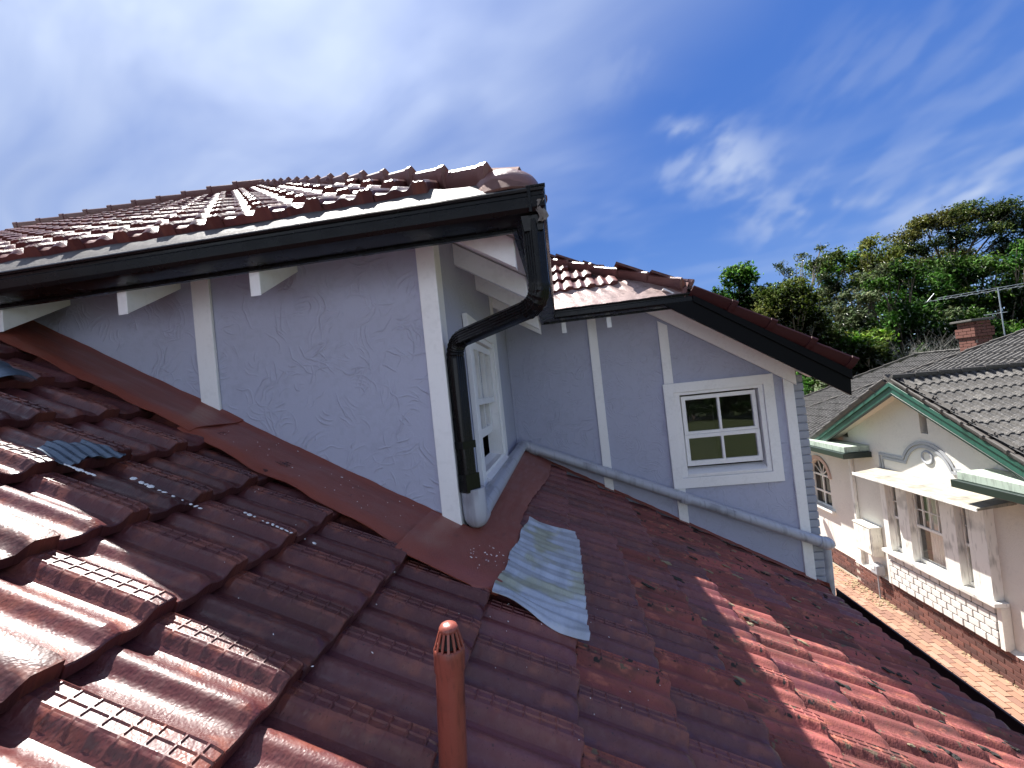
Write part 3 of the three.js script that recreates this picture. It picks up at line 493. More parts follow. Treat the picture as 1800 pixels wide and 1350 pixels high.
// windows
function window_(parent, name, fr) { return group(parent, name); }
const winC = group(house, 'square_window');
part(winC, 'architrave', prismZ([[1.063, -1.192], [2.165, -1.192], [2.165, -0.082], [1.063, -0.082]], WC + 0.003, WC + 0.036, [[[1.165, -1.085], [2.062, -1.085], [2.062, -0.182], [1.165, -0.182]]], 0.003), M.trim);
part(winC, 'frame', prismZ([[1.166, -1.083], [2.061, -1.083], [2.061, -0.183], [1.166, -0.183]], WC - 0.09, WC + 0.022, [[[1.225, -1.055], [2.015, -1.055], [2.015, -0.215], [1.225, -0.215]]], 0.003), M.trim);
part(winC, 'sill', prismX([[WC + 0.03, -1.072], [WC + 0.032, -1.05], [WC - 0.09, -1.0], [WC - 0.09, -1.06]], 1.225, 2.015), M.trim);
const sashBars = (x0, x1, y0, y1, z, w, rail, cols) => { const hs = [], pw = (x1 - x0 - 2 * w - (cols - 1) * 0.026) / cols; for (let c = 0; c < cols; c++) { const a = x0 + w + c * (pw + 0.026); hs.push([[a, y0 + rail], [a + pw, y0 + rail], [a + pw, y1 - w], [a, y1 - w]]); } return prismZ([[x0, y0], [x1, y0], [x1, y1], [x0, y1]], z - 0.018, z + 0.018, hs, 0.003); };
const s1 = part(winC, 'sash', sashBars(1.243, 1.997, -0.640, -0.232, WC - 0.03, 0.042, 0.030, 2), M.trim);
part(s1, 'pane', box(1.27, 1.97, -0.62, -0.26, WC - 0.033, WC - 0.029), M.glass);
const s2 = part(winC, 'sash', sashBars(1.240, 1.999, -0.972, -0.642, WC - 0.028, 0.040, 0.052, 2), M.trim);
part(s2, 'pane', box(1.27, 1.97, -0.93, -0.66, WC - 0.031, WC - 0.027), M.glass);
const room = (x0, x1, y0, y1, z0, z1, open) => { const t = 0.04, f = { L: [x0 - t, x0, y0, y1, z0, z1], R: [x1, x1 + t, y0, y1, z0, z1], D: [x0, x1, y0 - t, y0, z0, z1], U: [x0, x1, y1, y1 + t, z0, z1], B: [x0, x1, y0, y1, z0 - t, z0], F: [x0, x1, y0, y1, z1, z1 + t] }; delete f[open]; return join(Object.values(f).map(a => box(...a))); };
part(winC, 'room_interior', room(0.6, 2.3, -2.2, -0.14, -7.0, WC - 0.105, 'F'), M.room);
const winB = group(house, 'tall_window');
const bz = a => a.map(([z, y]) => [z, y]);
part(winB, 'architrave', prismX([[-3.64, -0.60], [-2.53, -0.60], [-2.53, 0.51], [-3.64, 0.51]], WB + 0.003, WB + 0.034, [[[-3.55, -0.525], [-2.62, -0.525], [-2.62, 0.42], [-3.55, 0.42]]], 0.003), M.trim);
part(winB, 'frame', prismX([[-3.549, -0.524], [-2.621, -0.524], [-2.621, 0.419], [-3.549, 0.419]], WB - 0.09, WB + 0.02, [[[-3.50, -0.49], [-2.67, -0.49], [-2.67, 0.385], [-3.50, 0.385]]], 0.003), M.trim);
part(winB, 'sill', prismZ([[WB + 0.06, -0.545], [WB + 0.06, -0.52], [WB - 0.09, -0.47], [WB - 0.09, -0.50]], -3.52, -2.64), M.trim);
const sashX = (z0, z1, y0, y1, x, w, rail, cols) => { const hs = [], pw = (z1 - z0 - 2 * w - (cols - 1) * 0.028) / cols; for (let c = 0; c < cols; c++) { const a = z0 + w + c * (pw + 0.028); hs.push([[a, y0 + rail], [a + pw, y0 + rail], [a + pw, y1 - w], [a, y1 - w]]); } return prismX([[z0, y0], [z1, y0], [z1, y1], [z0, y1]], x - 0.018, x + 0.018, hs, 0.003); };
const s3 = part(winB, 'sash', sashX(-3.49, -2.68, -0.06, 0.375, WB - 0.022, 0.05, 0.04, 3), M.trim);
part(s3, 'pane', box(WB - 0.024, WB - 0.020, -0.03, 0.33, -3.46, -2.71), M.glass);
const s4 = part(winB, 'sash', sashX(-3.49, -2.68, -0.30, 0.10, WB - 0.062, 0.05, 0.06, 3), M.trim);
part(s4, 'pane', box(WB - 0.064, WB - 0.060, -0.25, 0.06, -3.46, -2.71), M.glass);
part(winB, 'room_interior', room(-2.6, WB - 0.105, -0.56, 0.46, -4.4, -2.2, 'R'), M.room);
part(winB, 'curtain', sheet(40, 3, (u, v) => V(WB - 0.20 + 0.02 * Math.sin(u * 50), lerp(0.42, -0.5, v), lerp(-3.48, -3.28, u)), 0.002), M.curtain);

// ---------------------------------------------------------------- pipes and loose things on the roof
const down = thing('downpipe', 'black square metal downpipe bending from the eave gutter corner down beside the white corner post', 'downpipe', [-0.49, -0.43, -2.03]);
{
  const p0 = V(-0.042, 0.66, -1.64), p1 = V(-0.042, 0.328, -1.64), p2 = V(-0.488, 0.275, -2.015), p3 = V(-0.488, -0.425, -2.015);
  const ref = V(0, 1, 0).cross(V().subVectors(p2, p1).setY(0).normalize()).normalize(); const a = 0.036, c = 0.012, prof = [];
  const flute = (s, t) => [s, t]; const side = (fx) => { for (let k = 0; k <= 8; k++) { const u = -a + c + (2 * (a - c)) * k / 8; fx(u, k % 2 ? -0.0022 : 0); } };
  side((u, d) => prof.push([u, -a - d * -1])); side((u, d) => prof.push([a + d, u])); side((u, d) => prof.push([-u, a + d])); side((u, d) => prof.push([-a - d, -u]));
  const path = roundedPath([p0, p1, p2, p3], 0.085, 14);
  part(down, 'pipe', sweep(path, prof, ref, 0.5, (t, i) => (i > 0 && i < path.length - 1 && ((i >= 1 && i <= 15) || (i >= 16 && i <= 30))) && i % 2 ? 0.93 : 1), M.gutter);
  part(down, 'outlet', sweep([V(-0.042, 0.655, -1.64), V(-0.042, 0.60, -1.64)], circle(0.045, 4).map(([x, y]) => [x * 1.2, y * 1.2]), ref, 0.3, t => 1.15 - 0.2 * t), M.gutter);
  part(down, 'end_collar', sweep([V(-0.488, -0.36, -2.015), V(-0.488, -0.445, -2.015)], [[-0.04, -0.04], [0.04, -0.04], [0.04, 0.04], [-0.04, 0.04]], ref, 0.3), M.gutter);
  part(down, 'strap', sweep([V(-0.488, -0.205, -2.015), V(-0.488, -0.24, -2.015)], [[-0.0385, -0.0385], [0.0385, -0.0385], [0.0385, 0.0385], [-0.0385, 0.0385]], ref, 0.3), M.gutter);
}
const drain = thing('drainpipe', 'round grey plastic drainpipe running along the dormer walls just above the tiles', 'drainpipe', [-0.47, -0.6, -2.05]);
{
  const r = 0.052;
  part(drain, 'pipe', pipe([V(-0.472, -0.47, -2.03), V(-0.472, -0.575, -2.03), V(-0.480, -0.575, -4.635), V(2.485, -1.845, -4.635), V(2.528, -1.87, -4.80), V(2.528, -2.75, -4.83)], r, 0.075, 20), M.greyPipe);
  part(drain, 'socket', pipe([V(-0.472, -0.435, -2.03), V(-0.472, -0.525, -2.03)], 0.058, 0, 20), M.greyPipe);
  part(drain, 'elbow', pipe([V(-0.472, -0.50, -2.03), V(-0.472, -0.577, -2.03), V(-0.472, -0.577, -2.13)], 0.0575, 0.07, 20), M.greyPipe);
  part(drain, 'elbow', pipe([V(2.39, -1.804, -4.635), V(2.485, -1.845, -4.635), V(2.52, -1.867, -4.76)], 0.058, 0.07, 20), M.greyPipe);
  for (const x of [-0.36, 1.15]) { const y = -0.585 - (x + 0.48) * 0.4283; part(drain, 'coupling', pipe([V(x - 0.04, y + 0.017, -4.635), V(x + 0.04, y - 0.017, -4.635)], 0.0565, 0, 20), M.greyPipe); }
}
const vent = thing('vent_pipe', 'thin terracotta-red vent pipe with slotted cone cap rising from the tiles', 'vent pipe', [-0.303, -0.80, -0.85]);
{
  const bx = -0.303, tx = -0.277, y0 = -0.83, y1 = -0.448, at = y => V(lerp(bx, tx, (y - y0) / (y1 - y0)), y, -0.85);
  const lathe = pts => { const g = new THREE.LatheGeometry(pts.map(p => new THREE.Vector2(...p)), 28); g.rotateZ(-0.068); const c = at(y1); g.translate(c.x, c.y, c.z); return metricUV(g); };
  part(vent, 'pipe', pipe([at(-0.83), at(-0.53)], 0.0285, 0, 28), M.vent);
  const cap = part(vent, 'cap', lathe([[0.0285, -0.094], [0.0312, -0.092], [0.0316, -0.060], [0.0312, -0.050], [0.0285, -0.047], [0.026, -0.047]]), M.vent);
  part(cap, 'dome', lathe([[0.0005, 0], [0.010, -0.0012], [0.0165, -0.005], [0.0195, -0.011], [0.0196, -0.016], [0.016, -0.018], [0.0005, -0.018]]), M.vent);
  const slats = []; for (let k = 0; k < 14; k++) { const a = k / 14 * 6.2832; const g = sweep([V(Math.cos(a) * 0.0290, -0.0475, Math.sin(a) * 0.0290), V(Math.cos(a) * 0.0186, -0.0145, Math.sin(a) * 0.0186)], [[-0.0025, -0.0014], [0.0025, -0.0014], [0.0025, 0.0014], [-0.0025, 0.0014]], V(-Math.sin(a), 0, Math.cos(a)), 0.3); g.rotateZ(-0.068); const c = at(y1); g.translate(c.x, c.y, c.z); slats.push(g); }
  for (const g of slats) part(cap, 'slat', g, M.vent);
  part(cap, 'screen', lathe([[0.014, -0.018], [0.021, -0.046]]), M.dark);  // plain dark cone set behind the slats
}
const zincSheet = thing('metal_sheet', 'rippled galvanised metal sheet laid over tiles below the corner flashing', 'metal sheet', [-0.19, deckY(-0.19) + 0.07, -2.0]);
part(zincSheet, 'sheet', sheet(26, 90, (u, v) => {
  const z = lerp(-2.52, -1.515, v), xl = lerp(-0.318, -0.375, v) + 0.006 * Math.sin(v * 19), xr = lerp(-0.040, -0.045, v) - 0.02 * (1 - sstep(0, 0.12, v)), x = lerp(xl, xr, u);
  const skew = -0.10 * u * (1 - v) * (1 - v) - 0.03 * u * v * v - 0.02 * Math.sin(u * 5) * sstep(0.85, 1, v);
  const rip = 0.0042 * Math.sin((z + skew) / 0.114 * 6.283 + 0.6) + 0.0035 * Math.sin(z * 121 + x * 9) + 0.006 * wob(x * 3, z * 3, 81);
  return roofPt(x, z + skew, 0.101 - 0.010 * Math.sin(Math.PI * u) + rip * (0.55 + 1.1 * fbm(x * 5, z * 4, 3, 83)) + 0.012 * sstep(0.9, 1, v) * Math.sin(u * 6 + 1)); }, 0.0025), M.zinc);
const patch = thing('metal_patch', 'small blue-grey corrugated metal scrap lying on the tiles', 'metal patch', [-1.62, deckY(-1.62) + 0.08, -1.07]);
part(patch, 'sheet', sheet(16, 30, (u, v) => { const x = lerp(-1.67, -1.56, u), z = lerp(-1.28, -1.13, v) - 0.05 * u * (1 - v); return roofPt(x + 0.015 * Math.sin(v * 9), z, 0.080 + 0.0035 * Math.sin(z * 210) + 0.004 * Math.sin(u * 5)); }, 0.002), M.bluePatch);
const patch2 = thing('metal_patch', 'bent pale metal offcut tucked under the dormer eave on the tiles', 'metal patch', [-2.28, deckY(-2.28) + 0.08, -1.44]);
part(patch2, 'sheet', sheet(12, 18, (u, v) => { const x = lerp(-2.40, -2.13, u), z = lerp(-1.50, -1.32, v); return roofPt(x, z, 0.088 + 0.022 * u * Math.sin(v * 4) + 0.006 * Math.sin(u * 17)); }, 0.002), M.bluePatch);
{ // paint drips and droppings
  const R = rng(91), list = []; const add = (x, z, h, s, a) => { const g = new THREE.SphereGeometry(1, 6, 4); g.scale(s * (0.7 + R()), 0.0011, s * (0.5 + 0.8 * R())); g.rotateY(R() * 6.28); g.rotateZ(-PITCH); const p = roofPt(x, z, h); g.translate(p.x, p.y, p.z); list.push(metricUV(g)); };
  for (let i = 0; i < 46; i++) { const x = -1.7 + R() * 1.36, z = -1.97 + R() * 0.28; add(x, z, 0.090, 0.0016 + 0.0035 * R() * R()); }
  for (const [x0, x1, z] of [[-1.42, -1.20, -1.222], [-1.13, -0.90, -1.327], [-1.55, -1.45, -1.136]]) for (let k = 0; k < 16; k++) { const u = k / 15; if (R() < 0.8) add(lerp(x0, x1, u), z + 0.004 * (R() - 0.5), 0.078 + 0.012 * u, 0.003 + 0.006 * R()); }
  for (let i = 0; i < 60; i++) { const x = -1.3 + R() * 1.5; add(x, -1.9 + R() * 1.0, 0.083, 0.0012 + 0.002 * R() * R()); }
  for (let i = 0; i < 26; i++) add(-0.5 + R() * 0.14, -1.9 + R() * 0.25, 0.098, 0.002 + 0.004 * R() * R());
  const m = part(null, 'paint_fleck', join(list), M.fleck); m.userData = { kind: 'stuff', label: 'small white paint flecks scattered on the red flashing', category: 'paint flecks' };
}

{ // crusts of lichen and moss on the worn tiles towards the eave
  const R = rng(97), dark = [], pale = [];
  for (let i = 0; i < 210; i++) {
    const k = Math.floor(R() * 8), j = Math.floor(R() * 16), edge = R() < 0.6, x = 0.255 + 0.3 * Math.floor(R() * 8) - (edge ? 0.005 + 0.05 * R() : 0.3 * R()), z = -4.55 + j * 0.228 + (R() < 0.7 ? 0.055 * R() : 0.2 * R());
    if (x < 0.25 || x > 2.33 || (x < 0.9 && R() < 0.5)) continue;
    const u = ((x + 0.045) % 0.3 + 0.3) % 0.3, w = ((z % 0.228) + 0.228) % 0.228, h = 0.010 + 0.047 * (u / 0.3) + tileProfile(w);
    const n = 1 + Math.floor(R() * 4), list = R() < 0.62 ? dark : pale;
    for (let q = 0; q < n; q++) { const g = new THREE.IcosahedronGeometry(1, 1), p = g.attributes.position; for (let v = 0; v < p.count; v++) { const s = 0.75 + 0.5 * hash(Math.round(p.getX(v) * 50), Math.round(p.getY(v) * 50), i * 7 + q); p.setXYZ(v, p.getX(v) * s, p.getY(v) * s, p.getZ(v) * s); } g.scale(0.010 + 0.020 * R(), 0.004 + 0.004 * R(), 0.006 + 0.009 * R()); g.rotateY(R() * 0.8 - 0.4); g.rotateZ(-PITCH); const c = roofPt(x + (R() - 0.5) * 0.05, z + (R() - 0.5) * 0.022, h - 0.003); g.translate(c.x, c.y, c.z); g.computeVertexNormals(); list.push(metricUV(g)); }
  }
  const a = part(null, 'lichen', join(dark), mat(0.022, 0.02, 0.018, 0.95)); a.userData = { kind: 'stuff', label: 'black lichen crusts on the worn red tiles near the eave', category: 'lichen' };
  const b = part(null, 'moss', join(pale), mat(0.20, 0.165, 0.105, 0.95)); b.userData = { kind: 'stuff', label: 'pale dried moss tufts on the worn red tiles near the eave', category: 'moss' };
}

// ---------------------------------------------------------------- ground and brick path between the houses
const lawnTex = tex(512, 512, (u, v) => { const n = fbm(u * 8, v * 8, 4, 301, 8, 8), f = fbm(u * 100, v * 100, 2, 305, 100, 100); const k = 0.6 + 0.5 * n + 0.3 * (f - 0.5); return [0.055 * k + 0.015 * n, 0.085 * k, 0.026 * k]; });
{ const g = new THREE.CircleGeometry(600, 64); g.rotateX(-Math.PI / 2); g.translate(0, -GROUND - 0.06, 0); const m = structure('ground', g, mat(1, 1, 1, 0.95, { map: rep(lawnTex, 300) })); m.material.bumpMap = rep(fineBump, 600); m.material.bumpScale = 0.02; }
const path = structure('path', box(2.2, 6.72, -GROUND - 0.07, -GROUND - 0.012, -24, 3), mat(0.22, 0.19, 0.15, 0.95, { map: rep(grainTex, 1.5) }), 'orange brick paved side path between the two houses');
{
  const R = rng(401), pg = new RoundedBoxGeometry(0.106, 0.05, 0.222, 1, 0.005), paver = [0, 1, 2, 3, 4].map(i => mat([0.27, 0.22, 0.285, 0.19, 0.245][i], [0.15, 0.12, 0.17, 0.10, 0.125][i], [0.098, 0.08, 0.118, 0.07, 0.08][i], 0.88, { map: rep(grainTex, 3) }));
  const rest = [], near = [];
  for (let a = 0; a < 38; a++) for (let b = 0; b < 62; b++) { const x = 2.35 + a * 0.115, z = -2.2 - b * 0.2315 - (a % 2) * 0.115; const seen = x > 5.2 - (z < -9.5 ? (-9.5 - z) * 0.4 : 0) && z < -6.6 && z > -13.6 && onScreen(V(x, -GROUND, z), 0.03); (seen ? near : rest).push([x, z, R(), R(), R()]); }
  near.sort((p, q) => Math.hypot(p[0], p[1]) - Math.hypot(q[0], q[1]));
  near.forEach(([x, z, r1, r2, r3], i) => { if (i >= 300) { rest.push([x, z, r1, r2, r3]); return; } const m = local(path, 'paver', pg, paver[Math.floor(r1 * 5)]); m.position.set(x + (r2 - 0.5) * 0.004, -0.022 + r3 * 0.004, z + (r1 - 0.5) * 0.004); m.rotation.set((r2 - 0.5) * 0.02, (r3 - 0.5) * 0.02, (r1 - 0.5) * 0.02); });
  const im = new THREE.InstancedMesh(pg, paver[0], rest.length), c = new THREE.Color(); rest.forEach(([x, z, r1, r2, r3], i) => { im.setMatrixAt(i, new THREE.Matrix4().makeTranslation(x, -0.022 + r3 * 0.004, z)); im.setColorAt(i, c.setRGB(0.85 + 0.2 * r1, 0.85 + 0.2 * r2, 0.85 + 0.2 * r1)); });
  im.name = 'more_pavers'; im.userData.kind = 'stuff'; im.castShadow = im.receiveShadow = true; path.add(im);
  const lg = [], L = rng(405); for (let i = 0; i < 420; i++) { const g = new THREE.PlaneGeometry(0.03 + 0.05 * L(), 0.012 + 0.02 * L()); g.rotateX(-1.57 + (L() - 0.5) * 1.2); g.rotateY(L() * 6.28); const near_ = L() < 0.5; g.translate(6.60 - Math.pow(L(), 2) * (near_ ? 0.35 : 0.12), -GROUND + 0.006 + 0.02 * L(), near_ ? -11.3 + 1.3 * L() : -13 + 6 * L()); lg.push(metricUV(g)); }
  const lf = part(null, 'leaf_litter', join(lg), mat(0.26, 0.19, 0.11, 0.95)); lf.userData = { kind: 'stuff', label: 'dry leaf litter gathered along the foot of the neighbouring wall', category: 'leaf litter' };
}

// ---------------------------------------------------------------- neighbouring house
const N = {
  render: mat(0.66, 0.63, 0.57, 0.85, { map: rep(grainTex, 0.6), bumpMap: rep(fineBump, 1.5), bumpScale: 0.004 }),
  white: mat(0.76, 0.75, 0.71, 0.55, { map: rep(grimeTex, 0.8) }),
  green: mat(0.022, 0.092, 0.068, 0.42, { map: rep(grimeTex, 1) }), paleGreen: mat(0.40, 0.48, 0.41, 0.5, { map: rep(grimeTex, 1) }), darkGutter: mat(0.012, 0.022, 0.019, 0.35),
  soffit: mat(0.62, 0.54, 0.44, 0.7), grey: mat(0.33, 0.34, 0.36, 0.6), tile: null, cap: mat(0.105, 0.098, 0.092, 0.9, { map: rep(grainTex, 2), bumpMap: rep(fineBump, 4), bumpScale: 0.004 }),
  block: mat(0.62, 0.60, 0.56, 0.85, { map: rep(grainTex, 3), bumpMap: rep(fineBump, 4), bumpScale: 0.005 }), joint: mat(0.10, 0.09, 0.085, 0.95),
  lace: mat(0.62, 0.59, 0.53, 0.9), slab: mat(0.30, 0.28, 0.235, 0.9, { map: rep(grimeTex, 1.2), bumpMap: rep(fineBump, 3), bumpScale: 0.003 }), box: mat(0.72, 0.71, 0.64, 0.5, { map: rep(grimeTex, 1.5) }),
};
const nTileMap = tex(256, 256, (u, v) => { const n = fbm(u * 10, v * 10, 4, 311, 10, 10), f = fbm(u * 60, v * 14, 3, 315, 60, 14), l = sstep(0.66, 0.78, fbm(u * 34, v * 34, 3, 317, 34, 34)); const k = 0.034 + 0.085 * n + 0.06 * (f - 0.5) + 0.10 * l; return [k * 1.02, k * 0.97, k * 0.92]; });
N.tile = [0, 1, 2].map(i => mat(0.9 + 0.15 * i, 0.9 + 0.15 * i, 0.9 + 0.14 * i, 0.92, { map: rep(nTileMap, 1.4), bumpMap: rep(fineBump, 3), bumpScale: 0.004 }));
const nb = thing('neighbour_house', 'cream rendered neighbouring house with green gable barge boards and grey tiled roof', 'house', [6.65, -GROUND, -9.06]);
const NX = 6.65, NZ = -9.06, nSlope = 0.52;
const nWall = part(nb, 'gable_wall', prismX([[-11.1, -GROUND], [-6.4, -GROUND], [-6.4, -2.02], [NZ, -0.66], [-11.1, -1.75]], NX, NX + 0.2, [[[-9.97, -4.16], [-7.92, -4.16], [-7.92, -2.68], [-9.97, -2.68]], [[-8.97, -1.58], [-8.80, -1.58], [-8.80, -1.17], [-8.97, -1.08]]]), N.render);
part(nWall, 'vent_recess', box(NX + 0.2, NX + 0.22, -1.65, -1.0, -9.0, -8.75), N.joint);
part(nWall, 'corner_return', box(NX + 0.002, NX + 0.3, -GROUND, -1.9, -11.3, -11.102), N.render);
const nSide = part(nb, 'set_back_wall', prismX([[-15.2, -GROUND], [-11.31, -GROUND], [-11.31, -2.2], [-15.2, -2.2]], NX + 0.16, NX + 0.36, [Array.from({ length: 21 }, (_, i) => { const a = Math.PI * i / 20; return [-12.78 + 0.43 * Math.cos(a), -3.16 + 0.43 * Math.sin(a)]; }).concat([[-13.21, -4.0], [-12.35, -4.0]])]), N.render);
part(nSide, 'arch_moulding', sweep(Array.from({ length: 21 }, (_, i) => { const a = Math.PI * i / 20; return V(NX + 0.155, -3.16 + 0.50 * Math.sin(a), -12.78 + 0.50 * Math.cos(a)); }).concat([V(NX + 0.155, -4.0, -13.28)]).reverse().concat([V(NX + 0.155, -4.0, -12.28)]).slice(0, -1), [[-0.03, -0.05], [0.03, -0.05], [0.03, 0.05], [-0.03, 0.05]], V(1, 0, 0), 0.5), mat(0.5, 0.36, 0.30, 0.8));
const archWin = group(nb, 'arched_window');
part(archWin, 'pane', box(NX + 0.27, NX + 0.275, -4.0, -2.72, -13.22, -12.34), phys(0.02, 0.02, 0.02, 0.06));
{ const f = []; for (const z of [-13.19, -12.78, -12.37]) f.push(box(NX + 0.235, NX + 0.265, -4.0, -3.16, z - 0.024, z + 0.024)); for (const y of [-3.98, -3.62, -3.17]) f.push(box(NX + 0.233, NX + 0.263, y - 0.025, y + 0.025, -13.2, -12.36)); for (const a of [0.62, 1.2, 1.94, 2.52]) f.push(sweep([V(NX + 0.25, -3.16, -12.78), V(NX + 0.25, -3.16 + 0.42 * Math.sin(a), -12.78 + 0.42 * Math.cos(a))], [[-0.012, -0.012], [0.012, -0.012], [0.012, 0.012], [-0.012, 0.012]], V(1, 0, 0), 0.3)); for (const g of f) part(archWin, 'glazing_bar', g, N.white); part(archWin, 'sill', box(NX + 0.06, NX + 0.2, -4.07, -4.005, -13.35, -12.22, 0.005), N.white); }
part(nb, 'roof_wall_filler', box(NX + 0.2, NX + 0.3, -2.2, -1.95, -15.2, -11.31), N.render);
// boxed eave returns either side of the gable
for (const [z0, z1] of [[-12.25, -10.42], [-7.66, -6.0]]) { part(nb, 'eave_return', box(6.13, NX + 0.002 - 0.004, -2.13, -2.0, z0, z1, 0.006), N.paleGreen); part(nb, 'eave_gutter', box(6.06, NX - 0.004, -2.26, -2.135, z0 - 0.05, z1 + 0.06, 0.01), N.darkGutter); }
part(nb, 'eave_gutter', box(6.10, 6.22, -2.24, -2.13, -15.6, -12.31, 0.01), N.darkGutter);
part(nb, 'eave_return', box(6.225, NX + 0.36, -2.2, -2.09, -15.5, -12.3, 0.006), N.paleGreen);
// barge boards and soffit
const rake = (z, y0, s = nSlope) => y0 - s * Math.abs(z - NZ);
for (const sgn of [-1, 1]) {
  const zE = NZ + sgn * (sgn < 0 ? 2.86 : 3.0), q = (a, b) => sgn < 0 ? [[NZ, a], [zE, rake(zE, a)], [zE, rake(zE, b)], [NZ, b]] : [[NZ, a], [NZ, b], [zE, rake(zE, b)], [zE, rake(zE, a)]];
  const bb = part(nb, 'barge_board', prismX(q(-0.60, -0.79), 6.29, 6.32, [], 0.003), N.green);
  part(bb, 'barge_moulding', prismX(q(-0.565, -0.645), 6.262, 6.289, [], 0.003), N.green);
  part(bb, 'lower_bead', prismX(q(-0.775, -0.815), 6.28, 6.33, [], 0.003), N.darkGutter);
  part(nb, 'soffit', slab([V(6.325, -0.70, NZ), V(NX, -0.70, NZ), V(NX, rake(zE, -0.70), zE), V(6.325, rake(zE, -0.70), zE)], 0.02), N.soffit);
  part(nb, 'roof_deck', slab([V(6.27, -0.53, NZ), V(9.5, -0.53, NZ), V(9.5, rake(zE, -0.53), zE), V(6.27, rake(zE, -0.53), zE)], 0.025), N.joint);
}
// concrete tiles: small S-shaped courses
function concreteTile(w, len, rolls, n, rise = 0.036, t = 0.022) {
  const pos = [], uv = [], H = (a, z) => rise * sstep(-0.45, 0.55, Math.cos((z / w) * rolls * 6.2832)) + 0.024 * a, tri = (...p) => { for (const v of p) { pos.push(...v); uv.push(v[0], v[2]); } };
  for (let i = 0; i < n; i++) { const z0 = w * i / n, z1 = w * (i + 1) / n; const A = [0, H(0, z0), z0], B = [0, H(0, z1), z1], C = [len, H(1, z1), z1], D = [len, H(1, z0), z0]; tri(A, B, C); tri(A, C, D); const C2 = [len, C[1] - t, z1], D2 = [len, D[1] - t, z0]; tri(D, C, C2); tri(D, C2, D2); }
  const g = new THREE.BufferGeometry(); g.setAttribute('position', new THREE.Float32BufferAttribute(pos, 3)); g.setAttribute('uv', new THREE.Float32BufferAttribute(uv, 2)); g.computeVertexNormals(); return toCreasedNormals(g, 0.35);
}
{
  const a = Math.atan(nSlope), rf = roofPlane(nb, 'gable_roof', V(6.33, -0.515, NZ), V(0, -Math.sin(a), Math.cos(a)), V(0, Math.cos(a), Math.sin(a))); const R = rng(421);
  const g = concreteTile(0.298, 0.37, 2, 20);
  for (let k = 0; k < 9; k++) for (let j = 0; j < 11; j++) { const m = local(rf, 'roof_tile', g, N.tile[Math.floor(R() * 3)]); m.position.set(k * 0.33 - 0.02 + 0.006 * (R() - 0.5), 0.004 + R() * 0.003, -(j + 1) * 0.30); m.rotation.y = (R() - 0.5) * 0.012; }
  const strips = (name, x0, y0, slope, rows, zr) => { const an = Math.atan(slope), rp = roofPlane(nb, name, V(x0, y0, 0), V(-Math.cos(an), -Math.sin(an), 0), V(-Math.sin(an), Math.cos(an), 0)); const gs = []; // w axis: cross(down, normal) = -z
    for (let k = 0; k < rows; k++) { const x = x0 + (k + 0.5) * 0.33 * Math.cos(an), [za, zb] = zr(x); if (zb - za < 0.2) continue; const n = Math.round((zb - za) / 0.30), t = concreteTile(n * 0.30, 0.36, 2 * n, 16 * n, 0.055); t.translate(-(k + 1) * 0.33, 0, -zb); gs.push(t); }
    const m = local(rp, 'roof_tiles', join(gs), N.tile[1]); m.userData.kind = 'stuff'; };
  strips('main_roof', 6.28, -2.06, 0.5, 20, x => [-15.4 + (x - 6.3) + 0.05, x < 9.35 ? -12.1 + (x - 6.3) * 0.964 : -5.5]);
  strips('rear_roof', 9.0, -2.05, 0.5, 13, x => [-20.3 + (x - 9) + 0.05, -11.5]);
  part(nb, 'roof_deck', slab([V(6.3, -2.07, -15.4), V(6.3, -2.07, -12.2), V(9.4, -0.52, -9.2), V(12.2, 0.88, -9.2), V(12.2, 0.88, -9.5)], 0.02), N.joint);
  const ncap = (name, from, to, n, side, seed) => { const R2 = rng(seed), d = V().subVectors(to, from), len = d.length() / n; d.normalize(); const s = side.clone().addScaledVector(d, -side.dot(d)).normalize(), u = V().crossVectors(s, d); if (u.y < 0) u.negate(); const b = origin.get(nb), g = capGeometry(len + 0.03);
    for (let i = 0; i < n; i++) { const m = new THREE.Mesh(g, N.cap); m.name = name; m.castShadow = m.receiveShadow = true; const p = from.clone().addScaledVector(d, i * len).addScaledVector(u, 0.004 * R2()); const tl = d.clone().addScaledVector(u, 0.03).normalize(), u2 = u.clone().addScaledVector(tl, -u.dot(tl)).normalize(); new THREE.Matrix4().makeBasis(tl, u2, V().crossVectors(tl, u2)).setPosition(p.x - b[0], p.y - b[1], p.z - b[2]).decompose(m.position, m.quaternion, m.scale); nb.add(m); } };
  ncap('ridge_cap', V(9.5, -0.46, NZ), V(6.30, -0.46, NZ), 8, V(0, 0, 1), 431);
  ncap('hip_cap', V(12.1, 0.90, -9.75), V(6.45, -1.96, -15.27), 19, V(1, 0, -1), 432);
  ncap('hip_cap', V(12.71, -0.14, -16.9), V(9.1, -1.95, -20.2), 11, V(1, 0, -1), 433);
  ncap('ridge_cap', V(12.72, -0.14, -12.4), V(12.72, -0.14, -16.9), 10, V(1, 0, 0), 434);
  ncap('verge_cap', V(6.33, -0.52, NZ + 0.1), V(6.33, rake(NZ + 3.1, -0.52), NZ + 3.1), 9, V(1, 0, 0), 435);
  ncap('verge_cap', V(6.33, -0.52, NZ - 0.1), V(6.33, rake(NZ - 2.9, -0.52), NZ - 2.9), 8, V(1, 0, 0), 436);
}
